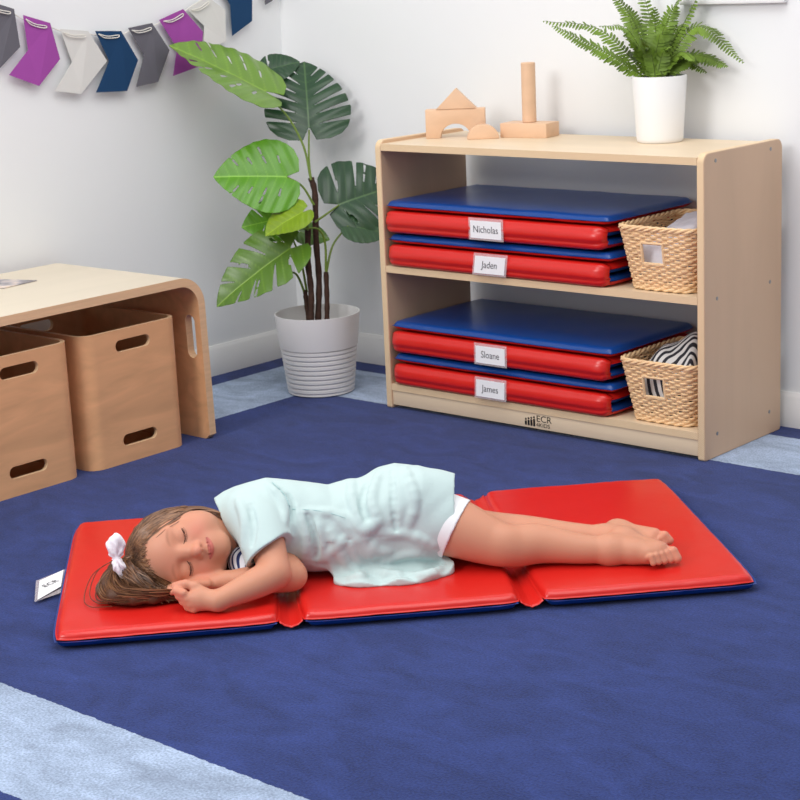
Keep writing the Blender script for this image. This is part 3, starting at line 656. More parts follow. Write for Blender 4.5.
def leafmesh(base, tip, nrm, wid, slits, holes, dark, cup=.15, droop=.1, seed=0, asym=0.0):
    base, tip = np.array(base), np.array(tip); T = tip-base; L_ = np.linalg.norm(T); T /= L_
    N_ = nrm[0]*RT+nrm[1]*UP-nrm[2]*fw; N_ = N_-T*np.dot(N_, T); N_ /= np.linalg.norm(N_); S_ = np.cross(N_, T)
    us = [-.2, -.17, -.1, 0, .12, .28, .45, .6, .75, .88, .96, 1.0]; ws = [0, .25, .40, .485, .53, .54, .49, .41, .30, .17, .07, 0]
    rnd = random.Random(seed)
    jit = [rnd.uniform(-.03, .03) for _ in range(24)]
    sl = []
    for sg in (-1, 1):
        for k in range(slits):
            u_ = .10+.78*k/max(1, slits)+rnd.uniform(-.02, .02); an = math.radians(78-42*k/max(1, slits)); ln = .62
            d = np.array((math.cos(an), sg*math.sin(an))); st = np.array((u_-.08, 0.0))
            a = st+d*(.09+rnd.uniform(0, .06)); b = st+d*.80; sl.append((a, b, .006, .046))
        for k in range(holes):
            u_ = .04+.66*k/max(1, holes); an = math.radians(74-34*k/max(1, holes)); d = np.array((math.cos(an), sg*math.sin(an))); st = np.array((u_, 0.0))
            a = st+d*.20; b = st+d*.30; sl.append((a, b, .010, .016))
            if k % 2: a = st+d*.34; b = st+d*.44; sl.append((a, b, .010, .017))
    def f(u, v):
        w = np.interp(u, us, ws)*wid-abs(v)
        if u < 0.02: w = min(w, abs(v)-max(0, (.02-u))*.45*1.0+(.0 if u < 0 else .02))
        w = min(w, (u+.17)*1.0)
        w = min(w, 1-u)
        for a, b, r0_, r1_ in sl:
            px, py = u-a[0], v/wid-a[1]; bx_, by_ = b-a; h = max(0, min(1, (px*bx_+py*by_)/(bx_*bx_+by_*by_)))
            w = min(w, math.hypot(px-bx_*h, py-by_*h)-(r0_+(r1_-r0_)*h))
        return w
    def mp_(u, v):
        lat = abs(v)
        rip = .006*math.sin((u-lat*.45)*2*math.pi*6)*min(1, lat*4)
        z = cup*lat-.55*lat*lat*cup*2-droop*max(0, u)**2-.25*droop*(lat*2)**2+rip+.012*noise.noise(V((u*3, v*3, seed)))
        return base+L_*(T*u+S_*v+N_*z)
    vs, fs, uv = clip_sheet(f, -.2, 1.0, -.56*wid, .56*wid, 74, 70, mp_)
    o = mesh('leaf', vs, fs, M['leaf'], mp, True)
    ca = o.data.color_attributes.new('leafcol', 'FLOAT_COLOR', 'POINT')
    c0 = np.array(srgb(*dark)[:3]); c1 = np.array(srgb(min(255, dark[0]+45), min(255, dark[1]+45), dark[2]+25)[:3])
    for i, (u, v) in enumerate(uv):
        mr = math.exp(-(v/.008)**2) if u > 0 else 0
        lat = abs((((u-abs(v)*.42)*7.7) % 1)-.5)*2; mr = max(mr, .45*math.exp(-((1-lat)/.10)**2)*(1-abs(v)))
        n_ = .12*noise.noise(V((u*5, v*5, seed))); c = c0*(1-mr)+c1*mr; c = c*(1+n_)
        ca.data[i].color = (c[0], c[1], c[2], 1)
    # wind faces so the lit side keeps its normal
    if o.data.polygons[0].normal.dot(V(N_)) < 0: o.data.flip_normals()
    solidify(o, .0007, 0)
    return base
LG, MG, DG, YG = (86, 144, 26), (76, 118, 32), (36, 68, 42), (122, 150, 32)
def pet(pts, d0, d1, r=.0026):
    n = len(pts); C_ = spline([A(u, v, d0+(d1-d0)*i/(n-1)) for i, (u, v) in enumerate(pts)], 7); MB().tube(C_, [r*(1.25-.5*i/len(C_)) for i in range(len(C_))], 8).build('petiole', M['petiole'], mp)
leafmesh(A(266, 92, .0), A(171, 41, -.06), (-.36, .80, .46), 1.0, 0, 5, (100, 138, 34), .25, .05, 1); pet([(311, 180), (303, 145), (284, 112), (256, 89)], 0, .0)
leafmesh(A(309, 128, .10), A(304, 55, .14), (.05, .25, .96), 1.04, 6, 0, DG, .25, .22, 2); pet([(311, 180), (309, 160), (309, 130)], .01, .09)
leafmesh(A(287, 177, -.02), A(214, 174, -.06), (.05, .30, .95), 1.02, 0, 4, LG, .2, .10, 3); pet([(314, 205), (302, 186), (287, 177)], 0, -.02)
leafmesh(A(303, 212, -.06), A(264, 233, -.08), (-.35, .62, .70), 1.05, 0, 0, YG, .35, .1, 4); pet([(308, 230), (306, 222), (303, 212)], -.02, -.06)
leafmesh(A(338, 205, .06), A(404, 180, .12), (.0, .25, .96), 1.10, 3, 2, DG, .2, .15, 5); pet([(315, 222), (328, 213), (339, 205)], 0, .06)
leafmesh(A(348, 226, .04), A(392, 232, .06), (.0, .55, .8), .85, 0, 0, (40, 74, 40), .2, .1, 6); pet([(326, 274), (333, 245), (348, 226)], 0, .04)
leafmesh(A(284, 218, .03), A(242, 226, .0), (.1, .25, .95), 1.0, 2, 1, (92, 148, 30), .2, .1, 7); pet([(307, 292), (300, 258), (284, 218)], .02, .03)
leafmesh(A(291, 248, -.02), A(213, 300, -.05), (-.25, .35, .9), .68, 4, 2, (84, 120, 34), .45, .16, 8); pet([(306, 296), (296, 274), (283, 273), (281, 262)], .02, -.02)
leafmesh(A(300, 232, .05), A(330, 238, .05), (.1, .5, .8), .9, 0, 0, (80, 120, 34), .2, .1, 9); pet([(326, 274), (325, 243), (318, 229), (303, 229)], 0, -.03)
leafmesh(A(268, 70, .14), A(300, 60, .16), (.0, .4, .9), .9, 1, 1, DG, .2, .1, 10)
#GIRL
# ------------------------------------------------------------------ floor mat, in its own frame (s along the length, t across)
MA = .8382; M0 = np.array((.6177, -1.5141, 0)); ES = np.array((math.cos(MA), math.sin(MA), 0)); ET = np.array((-math.sin(MA), math.cos(MA), 0))
def G(s, t, z): return M0+ES*s+ET*t+np.array((0, 0, z))
ML, MW_ = 1.1885, .6300
mc = G(ML/2, MW_/2, 0)
rm = empty('rest_mat', mc, 'unfolded red and blue three-panel mat under the sleeping child', 'rest mat')
gap = .030; pw_ = (ML-2*gap)/3; ZS = .0160
for k in range(3):
    s0 = k*(pw_+gap); fr = lambda x, y, z: G(x, y, z)
    v, f = half_pad(s0+.003, s0+pw_-.003, .006, MW_-.006, ZS, .0136, 1, 44, 56, .003, .0012, fr, seed=40+k); tp_ = mesh('panel', v, f, M['red'], rm)
    v, f = half_pad(s0+(.001 if k == 0 else .007), s0+pw_-(.001 if k == 2 else .007), -.001, MW_+.001, ZS, .0150, -1, 30, 40, .004, .0004, fr, seed=50+k); u_ = mesh('panel_underside', v, f, M['blue'], tp_); u_['label'] = 'blue vinyl underside'
for k in range(2):
    s0 = (k+1)*pw_+k*gap-.004; vs = []; fs = []
    nx, ny = 10, 60
    for i in range(nx+1):
        for j in range(ny+1):
            a = i/nx; x = s0+a*(gap+.008); y = .004+(MW_-.008)*j/ny; sag = math.sin(math.pi*a)
            vs.append(G(x, y, ZS+.0006-.0095*sag+.0010*math.sin(a*22+noise.noise(V((y*8, k, 0)))*3)*sag))
    for i in range(nx):
        for j in range(ny): fs.append((i*(ny+1)+j, (i+1)*(ny+1)+j, (i+1)*(ny+1)+j+1, i*(ny+1)+j+1))
    h_ = mesh('hinge', vs, fs, M['red'], rm); solidify(h_, .0012, -1)
# card sleeve at the head end
def GZ(u, v, z): return onz(u, v, z)
tg = [GZ(65.5, 569, .016), GZ(37.5, 581, .006), GZ(36.5, 600.5, .006), GZ(63, 586, .014)]
sl = MB().prism([GZ(69, 568, .0115), GZ(36, 581, .0075), GZ(34.5, 602, .0055), GZ(66.5, 591, .010)], (0, 0, .0006)).build('card_sleeve', M['clear'], rm, smooth=False)
cdm = MB().prism([GZ(63.5, 570, .0145), GZ(39.5, 581, .0095), GZ(37.5, 600, .0075), GZ(61, 586.5, .013)], (0, 0, .0006)).build('name_card', M['card'], sl, smooth=False)
cc2 = (GZ(63.5, 570, .0145)+GZ(39.5, 581, .0095)+GZ(37.5, 600, .0075)+GZ(61, 586.5, .013))/4
d1 = GZ(39.5, 581, .0095)-GZ(63.5, 570, .0145); d2 = GZ(61, 586.5, .013)-GZ(63.5, 570, .0145)
nn_ = np.cross(d2, d1); uy_ = np.cross(nn_, d2); uy_ = -uy_ if np.dot(uy_, d1) < 0 else uy_
lettering('card_lettering', 'ECR', .018, cc2+np.array((0, 0, .0018)), GZ(61, 580, .0137)-GZ(50, 585.0, .0115), np.cross((0, 0, 1), GZ(61, 580, .0137)-GZ(50, 585.0, .0115)), M['ink'], cdm, 'CENTER', .0)
#GIRLEND
# ------------------------------------------------------------------ implicit-surface modelling for the child
class Field:
    """distance field on a regular grid in the mat's frame (s, t, z)"""
    def __init__(s, lo, hi, h):
        s.lo = np.array(lo, float); s.h = h; s.n = [int(math.ceil((hi[i]-lo[i])/h))+1 for i in range(3)]
        s.a = np.full(s.n, .05, np.float32)
    def sl(s, lo, hi):
        i0 = [max(0, int((lo[k]-s.lo[k])/s.h)) for k in range(3)]; i1 = [min(s.n[k], int(math.ceil((hi[k]-s.lo[k])/s.h))+1) for k in range(3)]
        if any(i1[k] <= i0[k] for k in range(3)): return None, None
        g = np.meshgrid(*[(s.lo[k]+s.h*np.arange(i0[k], i1[k])).astype(np.float32) for k in range(3)], indexing='ij')
        return tuple(slice(i0[k], i1[k]) for k in range(3)), g
    def add(s, fn, lo, hi, k=.01, sub=False, m=.03):
        sl_, g = s.sl(np.array(lo)-m, np.array(hi)+m)
        if sl_ is None: return
        d = fn(*g).astype(np.float32); a = s.a[sl_]
        if sub: d = -d; h = np.maximum(k-np.abs(a-d), 0)/k; s.a[sl_] = np.maximum(a, d)+h*h*k*.25
        else: h = np.maximum(k-np.abs(a-d), 0)/k; s.a[sl_] = np.minimum(a, d)-h*h*k*.25
    def cap(s, p, q_, r1, r2=None, k=.01, sub=False, X=None):
        """round cone from p to q_"""
        r2 = r1 if r2 is None else r2; p = np.array(p, float); q_ = np.array(q_, float); d = q_-p; L2 = max(d@d, 1e-12); R_ = max(r1, r2)
        def fn(x, y, z):
            h = np.clip(((x-p[0])*d[0]+(y-p[1])*d[1]+(z-p[2])*d[2])/L2, 0, 1)
            return np.sqrt((x-p[0]-h*d[0])**2+(y-p[1]-h*d[1])**2+(z-p[2]-h*d[2])**2)-(r1+(r2-r1)*h)
        s.add(fn, np.minimum(p, q_)-R_, np.maximum(p, q_)+R_, k, sub, .012+k)
    def chain(s, P, R_, k=.01, sub=False):
        for i in range(len(P)-1): s.cap(P[i], P[i+1], R_[i], R_[i+1], k, sub)
    def limb(s, P, R_, k=.01, sub=False, n=7):
        """smooth tapered limb: one spline, joined to the rest with a single blend"""
        Q_ = spline([np.append(np.array(p_, float), r) for p_, r in zip(P, R_)], n); lo = np.min([q_[:3]-q_[3] for q_ in Q_], axis=0); hi = np.max([q_[:3]+q_[3] for q_ in Q_], axis=0)
        def fn(x, y, z):
            best = 0
            for a, b in zip(Q_[:-1], Q_[1:]):
                d = b[:3]-a[:3]; L2 = max(d@d, 1e-12); h = np.clip(((x-a[0])*d[0]+(y-a[1])*d[1]+(z-a[2])*d[2])/L2, 0, 1)
                v = np.sqrt((x-a[0]-h*d[0])**2+(y-a[1]-h*d[1])**2+(z-a[2]-h*d[2])**2)-(a[3]+(b[3]-a[3])*h)
                best = best+np.exp(np.clip(-v, -.06, .12)*420)
            return -np.log(best)/420+.0028
        s.add(fn, lo, hi, k, sub, .012+k)
    def ell(s, c, r, ax=None, k=.01, sub=False):
        """ellipsoid, ax = 3x3 rows of axes"""
        c = np.array(c, float); r = np.array(r, float); ax = np.eye(3) if ax is None else np.array(ax, float); R_ = r.max()
        def fn(x, y, z):
            dx, dy, dz = x-c[0], y-c[1], z-c[2]
            u = [(dx*ax[i][0]+dy*ax[i][1]+dz*ax[i][2]) for i in range(3)]
            k0 = np.sqrt(sum((u[i]/r[i])**2 for i in range(3))); k1 = np.sqrt(sum((u[i]/r[i]**2)**2 for i in range(3)))
            return k0*(k0-1)/np.maximum(k1, 1e-6)
        s.add(fn, c-R_, c+R_, k, sub, .012+k)
    def nets(s):
        """surface nets; returns verts (mat frame) and quads"""
        a = s.a; ins = a < 0; n = a.shape
        c = [ins[i:n[0]-1+i, j:n[1]-1+j, k:n[2]-1+k] for i in (0, 1) for j in (0, 1) for k in (0, 1)]
        sm = sum(x.astype(np.int8) for x in c); act = (sm > 0) & (sm < 8); idx = np.argwhere(act); N = len(idx)
        vid = np.full(act.shape, -1, np.int64); vid[act] = np.arange(N)
        P = np.zeros((N, 3)); W_ = np.zeros(N)
        cor = [(i, j, k) for i in (0, 1) for j in (0, 1) for k in (0, 1)]
        val = {c_: a[idx[:, 0]+c_[0], idx[:, 1]+c_[1], idx[:, 2]+c_[2]] for c_ in cor}
        for c1 in cor:
            for ax in range(3):
                if c1[ax]: continue
                c2 = list(c1); c2[ax] = 1; c2 = tuple(c2); v1, v2 = val[c1], val[c2]; x = (v1 < 0) != (v2 < 0)
                t = np.where(x, v1/np.where(np.abs(v1-v2) < 1e-12, 1, v1-v2), 0)
                for k in range(3): P[:, k] += np.where(x, c1[k]+(t if k == ax else 0), 0)
                W_ += x
        P = P/W_[:, None]+idx; V_ = s.lo+P*s.h; F = []
        for ax in range(3):
            o1, o2 = [(1, 2), (2, 0), (0, 1)][ax]
            sl1 = [slice(1, n[k]-1) for k in range(3)]; sl1[ax] = slice(0, n[ax]-1); sl2 = list(sl1); sl2[ax] = slice(1, n[ax])
            A_, B_ = ins[tuple(sl1)], ins[tuple(sl2)]
            off = np.array([1, 1, 1]); off[ax] = 0
            for flip, mk in ((False, A_ & ~B_), (True, ~A_ & B_)):
                e = np.argwhere(mk)+off
                def g(d1, d2):
                    q_ = e.copy(); q_[:, o1] -= d1; q_[:, o2] -= d2; return vid[q_[:, 0], q_[:, 1], q_[:, 2]]
                qd = np.stack([g(1, 1), g(0, 1), g(0, 0), g(1, 0)], 1)
                F.append(qd[:, ::-1] if flip else qd)
        return V_, np.concatenate(F)
MG0 = np.array((.6244, -1.5067, 0))
def G(s, t, z): return MG0+ES*s+ET*t+np.array((0, 0, z))
def toworld(V_): return MG0[None]+V_[:, :1]*ES[None]+V_[:, 1:2]*ET[None]+np.concatenate([np.zeros((len(V_), 2)), V_[:, 2:]], 1)
def field_mesh(name, V_, F, mats, parent, col=None, it=1):
    W_ = toworld(V_)
    # light relaxation along the surface
    n = len(W_)
    for _ in range(it):
        acc = np.zeros_like(W_); cnt = np.zeros(n)
        for a, b in ((0, 1), (1, 2), (2, 3), (3, 0)):
            np.add.at(acc, F[:, a], W_[F[:, b]]); np.add.at(acc, F[:, b], W_[F[:, a]]); np.add.at(cnt, F[:, a], 1); np.add.at(cnt, F[:, b], 1)
        W_ = W_*.5+.5*acc/np.maximum(cnt, 1)[:, None]
    o0 = np.array(org(parent)); me = bpy.data.meshes.new(name); W_ = W_-o0
    me.vertices.add(n); me.vertices.foreach_set('co', W_.ravel()); m_ = len(F)
    me.loops.add(4*m_); me.loops.foreach_set('vertex_index', F.ravel()); me.polygons.add(m_)
    me.polygons.foreach_set('loop_start', np.arange(0, 4*m_, 4)); me.polygons.foreach_set('loop_total', np.full(m_, 4))
    me.update(calc_edges=True); me.validate(); me.polygons.foreach_set('use_smooth', [True]*len(me.polygons))
    for x in (mats if isinstance(mats, (list, tuple)) else [mats]): me.materials.append(x)
    o = bpy.data.objects.new(name, me); COL.objects.link(o); o.parent = parent
    if col is not None:
        ca = me.color_attributes.new('skincol', 'FLOAT_COLOR', 'POINT'); ca.data.foreach_set('color', np.concatenate([col, np.ones((n, 1))], 1).astype(np.float32).ravel())
    return o
# ---- head frame (origin between the eyes inside the skull; hx = her left, hy = forward out of the face, hz = towards the crown)
HO = np.array((.2125, .190, .0935))
HZ = np.array((-.992, .02, -.115)); HZ /= np.linalg.norm(HZ)
HY = np.array((.02, -.965, .262)); HY -= HZ*(HY@HZ); HY /= np.linalg.norm(HY)
HX = np.cross(HY, HZ)
if HX[2] < 0: HX = -HX
HA = np.stack([HX, HY, HZ])
HS = .95
def H(x, y, z): return HO+(HX*x*.97+HY*y+HZ*z)*HS
HR = .0 
B = Field((.09, .0, .0255), (1.12, .40, .222), .0019)
# skull and face
B.ell(H(0, -.012, .030), (.066, .078, .068), HA, .01)
B.ell(H(0, .012, .020), (.060, .056, .060), HA, .02)
B.ell(H(0, .014, -.022), (.055, .050, .056), HA, .02)
for sx in (-1, 1):
    B.ell(H(sx*.032, .030, -.030), (.029, .030, .030), HA, .018)     # full cheeks
    B.ell(H(sx*.046, .008, -.030), (.018, .036, .030), HA, .02)
B.ell(H(0, .043, -.070), (.019, .017, .014), HA, .018)                # chin
B.ell(H(0, .052, -.047), (.022, .017, .018), HA, .014)                # muzzle
for sx in (-1, 1):
    B.ell(H(sx*.029, .074, .001), (.015, .010, .010), HA, .012, True) # sockets
    B.ell(H(sx*.030, .0535, -.001), (.0165, .0125, .0115), HA, .006)  # closed lids
    B.ell(H(sx*.030, .059, .021), (.018, .006, .006), HA, .012)       # brow
# closed-eye creases
for sx in (-1, 1):
    pts = [H(sx*(.015+.030*t), .068-.010*t*t-.001, -.0035-.0045*math.sin(math.pi*t)) for t in np.linspace(0, 1, 7)]
    B.chain(pts, [.0012]*7, .0015, True)
# nose
B.cap(H(0, .061, .008), H(0, .074, -.022), .0065, .0075, .012)
B.ell(H(0, .0785, -.027), (.0095, .0088, .0080), HA, .007)
for sx in (-1, 1):
    B.ell(H(sx*.0095, .069, -.028), (.0062, .0068, .0058), HA, .005)
    B.ell(H(sx*.0048, .0765, -.0345), (.0026, .0032, .0022), HA, .002, True)
# mouth
ml = [H(x, .0685-.016*(abs(x)/.02)**2, -.0475+.0045*(abs(x)/.0185)**2) for x in np.linspace(-.0185, .0185, 9)]
B.chain([p_+HZ*.0028*(1-abs(i-4)/5) for i, p_ in enumerate(ml)], [.0012, .0018, .0024, .0028, .0025, .0028, .0024, .0018, .0012], .005)
B.chain([p_-HZ*.0040*(1-abs(i-4)/5)-HY*.0004 for i, p_ in enumerate(ml)], [.0012, .0020, .0028, .0033, .0035, .0033, .0028, .0020, .0012], .005)
B.chain([p_+HY*.0038 for p_ in ml], [.0010]*9, .0015, True)
for sx in (-1, 1): B.ell(H(sx*.021, .0525, -.0435), (.003, .003, .004), HA, .006, True)
# ear on the upper side
B.ell(H(.064, -.012, -.010), (.007, .015, .024), HA, .006); B.ell(H(.070, -.008, -.008), (.004, .009, .016), HA, .004, True)
# neck and trunk (inside the dress)
B.chain([H(0, -.020, -.03), (.315, .238, .112)], [.042, .040], .02)
B.chain([(.335, .235, .112), (.40, .225, .105), (.47, .225, .098), (.55, .235, .100), (.61, .24, .102)], [.055, .060, .056, .060, .062], .03)
B.cap((.338, .22, .075), (.338, .22, .158), .036, .036, .03)
B.cap((.60, .245, .078), (.60, .24, .135), .055, .052, .03)
# ---- arms
SL, EL, WL = np.array((.345, .185, .150)), np.array((.362, .092, .072)), np.array((.262, .046, .048))
B.limb([SL, SL*.5+EL*.5, EL], [.033, .0300, .0270], .012)
B.limb([EL, EL*.62+WL*.38+np.array((0, -.004, .0)), WL], [.0270, .0250, .0172], .010)
ER, WR = np.array((.392, .124, .054)), np.array((.272, .128, .052))
B.limb([(.34, .22, .07), (.37, .18, .064), ER], [.032, .030, .0275], .012); B.limb([ER, ER*.6+WR*.4, WR], [.0275, .0255, .0175], .006)
# ---- left hand: back towards the camera, fingers curled
pa = np.array((.230, .054, .050))
B.ell(pa, (.025, .0130, .0190), np.array([[.97, -.05, .22], [.05, .99, 0], [-.22, 0, .97]]), .010)
B.cap(WL, pa+np.array((.008, 0, 0)), .0172, .0160, .010)
for i in range(4):
    kn = np.array((.207+.0050*i, .053-.001*i, .0640-.0098*i)); r = (.0066, .0068, .0064, .0057)[i]; l = (1.0, 1.05, 1.0, .85)[i]
    p1 = kn+np.array((-.0125, .010, .002))*l; p2 = p1+np.array((-.001, .0135, .0035))*l; p3 = p2+np.array((.009, .005, .002))*l
    B.chain([kn, p1], [r*1.08, r], .004); B.chain([p1, p2, p3], [r, r*.94, r*.85], .0025)
th = [(.240, .060, .060), (.226, .064, .0705), (.211, .068, .0745), (.200, .071, .0735)]
B.chain([np.array(p_) for p_ in th], [.0090, .0078, .0070, .0060], .005)
# ---- right hand flat under the cheek
pb = np.array((.236, .118, .053))
B.ell(pb, (.027, .020, .0105), None, .010); B.cap(WR, pb, .0178, .0125, .010)
for i in range(4):
    t0 = .100+.0125*i; kn = np.array((.216, t0, .052)); l = (.030, .034, .033, .027)[i]; r = (.0066, .0068, .0066, .0058)[i]
    p1 = kn+np.array((-l*.5, -.001, .002)); p2 = p1+np.array((-l*.5, .0, -.003)); B.chain([kn, p1, p2], [r*1.05, r, r*.86], .0025)
B.chain([np.array(p_) for p_ in [(.246, .104, .058), (.228, .094, .062), (.211, .092, .064)]], [.009, .0078, .0066], .004)
# ---- legs
HL, KL, AL = np.array((.60, .215, .125)), np.array((.766, .150, .0695)), np.array((.952, .124, .0535))
B.limb([HL, HL*.5+KL*.5+np.array((0, 0, .002)), KL, KL*.66+AL*.34+np.array((0, .010, .003)), KL*.28+AL*.72, AL], [.060, .0530, .0385, .0350, .0262, .0215], .018)
B.ell(KL+np.array((.000, -.013, .006)), (.028, .022, .028), None, .014)
HR_, KR, AR = np.array((.60, .250, .085)), np.array((.765, .248, .062)), np.array((.957, .190, .053))
B.limb([HR_, (HR_+KR)/2, KR, KR*.66+AR*.34, KR*.28+AR*.72, AR], [.055, .046, .0370, .0330, .0255, .0215], .008)
# ---- left foot (upper): heel, arch, ball, five toes
def foot(A_, heel, ball, up, sc_, order, curl):
    A_, heel, ball = map(np.array, (A_, heel, ball)); d = ball-heel; d /= np.linalg.norm(d); up = np.array(up, float); up -= d*(up@d); up /= np.linalg.norm(up); sd = np.cross(d, up)
    B.ell(heel, (.024*sc_, .021*sc_, .022*sc_), np.stack([d, sd, up]), .012)
    B.cap(A_, heel+d*.012+up*.004, .0225*sc_, .018*sc_, .014)
    B.cap(A_, (A_+ball)/2+up*.003*0, .0215*sc_, .0185*sc_, .014)
    B.chain([(A_+ball)/2, ball+up*.000], [.0185*sc_, .0165*sc_], .012)
    B.chain([heel+sd*.008*order, ball+sd*.014*order-d*.006], [.015*sc_, .0125*sc_], .012)
    B.chain([heel-sd*.006*order, ball-sd*.015*order], [.015*sc_, .0145*sc_], .012)
    for i in range(5):
        w = (-.0190, -.0080, .0022, .0120, .0210)[i]*order*sc_; L_ = (.0185, .0165, .0145, .0125, .011)[i]*sc_; r = (.0088, .0064, .0060, .0056, .0054)[i]*sc_
        b0 = ball+sd*w+d*(.009-.0018*i)*sc_; p1 = b0+d*L_*.62+up*.004; p2 = p1+d*L_*.42-up*curl*.006
        B.chain([b0, p1, p2], [r*1.0, r*.92, r*.96], .0012)
foot(AL, (.978, .160, .058), (1.024, .100, .0500), (.30, -.45, .80), 1.10, 1, 1.8)
foot(AR, (.982, .214, .056), (1.030, .162, .052), (.40, -.70, .45), 1.0, 1, 1.6)
bv, bf = B.nets()
# ---- skin colouring: lips, cheeks, brows, nails are a different colour of skin
loc = (bv-HO)@HA.T
skin = np.tile(np.array(srgb(207, 145, 117)[:3]), (len(bv), 1))
def blend(mask, c): 
    global skin
    skin = skin*(1-mask[:, None])+np.array(srgb(*c)[:3])[None]*mask[:, None]
ish = (np.abs(loc[:, 0]) < .075) & (np.abs(loc[:, 1]) < .1) & (np.abs(loc[:, 2]) < .1)
for sx in (-1, 1):
    dd = np.sqrt((loc[:, 0]-sx*.034)**2+(loc[:, 2]+.030)**2+(np.maximum(0, .03-loc[:, 1]))**2); blend(.42*np.exp(-(dd/.019)**2)*ish, (226, 128, 112))
dd = np.sqrt((loc[:, 0])**2+(loc[:, 2]+.028)**2+(loc[:, 1]-.078)**2); blend(.35*np.exp(-(dd/.010)**2)*ish, (226, 130, 114))
mlc = -.0475+.0045*(np.abs(loc[:, 0])/.0185)**2; hw = np.clip(1-(np.abs(loc[:, 0])/.0195)**2, 0, 1)
lip = np.clip(1-(np.maximum(0, np.abs(loc[:, 2]-mlc+.0008)-.0047*hw**.6)/.0012), 0, 1)*(hw > 0)*(loc[:, 1] > .045)*ish; blend(.7*lip, (190, 84, 84))
cr_ = np.exp(-((loc[:, 2]-mlc)/.0011)**2)*(np.abs(loc[:, 0]) < .019)*(loc[:, 1] > .045)*ish; blend(.5*cr_, (130, 50, 52))
for sx in (-1, 1):
    t = (sx*loc[:, 0]-.014)/.031; by_ = .0185+.0035*np.sin(math.pi*np.clip(t, 0, 1)); m_ = np.exp(-((loc[:, 2]-by_)/.0026)**2)*(t > 0)*(t < 1)*(loc[:, 1] > .03)*np.sin(math.pi*np.clip(t, 0, 1))**.5; blend(.45*m_*ish, (140, 92, 66))
far = np.exp(-((bv[:, 0]-1.06)/.03)**2); blend(.25*far, (226, 130, 112))
hand = np.exp(-(((bv[:, 0]-.19)/.03)**2+((bv[:, 1]-.07)/.05)**2)); blend(.3*hand, (226, 130, 112))
M['skin'] = mat('child_skin', (1, 1, 1, 1), .5, .35, attr='skincol', sss=.12)
kid = empty('person', G(.6, .2, .03), 'child in a pale mint dress asleep on her side on the red mat', 'person')
field_mesh('body', bv, bf, M['skin'], kid, skin, 1)
# ---- eyelashes
M['lash'] = mat('dark_lash', srgb(70, 44, 36), .7, .2)
def project(F_, p_, n_, d0=.03, steps=60):
    """march from outside towards the surface of field F_"""
    p_ = np.array(p_, float)+n_*d0; st = d0*1.6/steps
    for _ in range(steps):
        i = (p_-F_.lo)/F_.h; i0 = np.floor(i).astype(int)
        if np.all(i0 >= 0) and np.all(i0+1 < np.array(F_.n)):
            f = i-i0; c = F_.a[i0[0]:i0[0]+2, i0[1]:i0[1]+2, i0[2]:i0[2]+2]; v = c
            for k in range(3): v = v[0]*(1-f[k])+v[1]*f[k]
            if v < 0: return p_
        p_ = p_-n_*st
    return p_
def tow(p_): return G(*p_)
for sx in (-1, 1):
    ls = MB()
    pts = [project(B, H(sx*(.0155+.029*t), .060, -.0038-.0048*math.sin(math.pi*t)), HY) for t in np.linspace(0, 1, 9)]
    ls.tube([tow(p_+HY*.0003) for p_ in pts], [.0004, .0008, .0010, .0011, .0012, .0012, .0011, .0009, .0005], 6)
    for k in range(14):
        t = .15+.8*k/13; p_ = project(B, H(sx*(.0155+.029*t), .060, -.0038-.0048*math.sin(math.pi*t)), HY)
        ls.tube([tow(p_), tow(p_+HY*.0025-HZ*.0022+HX*sx*.0012*(t)), tow(p_+HY*.0036-HZ*.0048+HX*sx*.0026*t)], [.00035, .0003, .00015], 4)
    ls.build('eyelashes', M['lash'], kid)
# ---- dress
D = Field((.24, .03, .024), (.73, .40, .225), .0022)
SS = [.255, .285, .305, .33, .36, .42, .47, .52, .555, .59, .63, .66, .70, .73]
ZC = [.140, .134, .128, .121, .118, .110, .104, .106, .112, .116, .115, .111, .106, .102]
ZR = [.020, .045, .060, .074, .084, .081, .076, .080, .087, .093, .091, .086, .078, .074]
TC = [.240, .235, .230, .226, .222, .222, .222, .222, .222, .222, .220, .218, .216, .216]
TRd = [.025, .050, .060, .066, .072, .078, .082, .084, .084, .084, .084, .082, .080, .080]
def loft(x, y, z, g=0.0):
    zc, zr, tc_, tr = [np.interp(x, SS, a) for a in (ZC, ZR, TC, TRd)]
    zr = zr-g; tr = tr-g
    k = np.sqrt(((y-tc_)/tr)**2+((z-zc)/zr)**2); k1 = np.sqrt(((y-tc_)/tr**2)**2+((z-zc)/zr**2)**2)
    return k*(k-1)/np.maximum(k1, 1e-3)
def folds(x, y, z):
    th_ = np.arctan2(z-.105, y-.225)
    w = x+.010*np.sin(th_*2.3+1.0)
    a = np.clip((x-.36)/.06, 0, 1)
    f = .0021*np.sin(w*95+2.2*np.sin(th_*1.6))*np.clip(1-np.abs(w-.51)/.12, 0, 1)            # gathers by the waist
    f += .0026*np.sin(th_*5+x*20+.8*np.sin(x*31))*np.clip((x-.46)/.10, 0, 1)                # skirt folds
    f += .0009*np.sin(th_*4-x*55+1.1)*np.clip(1-np.abs(x-.42)/.07, 0, 1)
    f += .0004*np.sin(x*140+th_*6+2*np.sin(th_*5))*a
    return f
def dressf(x, y, z):
    d = loft(x, y, z)+folds(x, y, z)
    d = np.maximum(d, -(x-(.262+.45*np.maximum(0, .165-z)+.10*(.30-y))))                  # slanted neckline
    hem = .648+.27*(z-.03)-.06*(y-.2)+.004*np.sin(y*60)+.003*np.sin(z*75)
    d = np.maximum(d, x-hem)
    return np.maximum(d, (.0285-z))
D.add(dressf, (.25, .12, .02), (.72, .34, .22), .004)
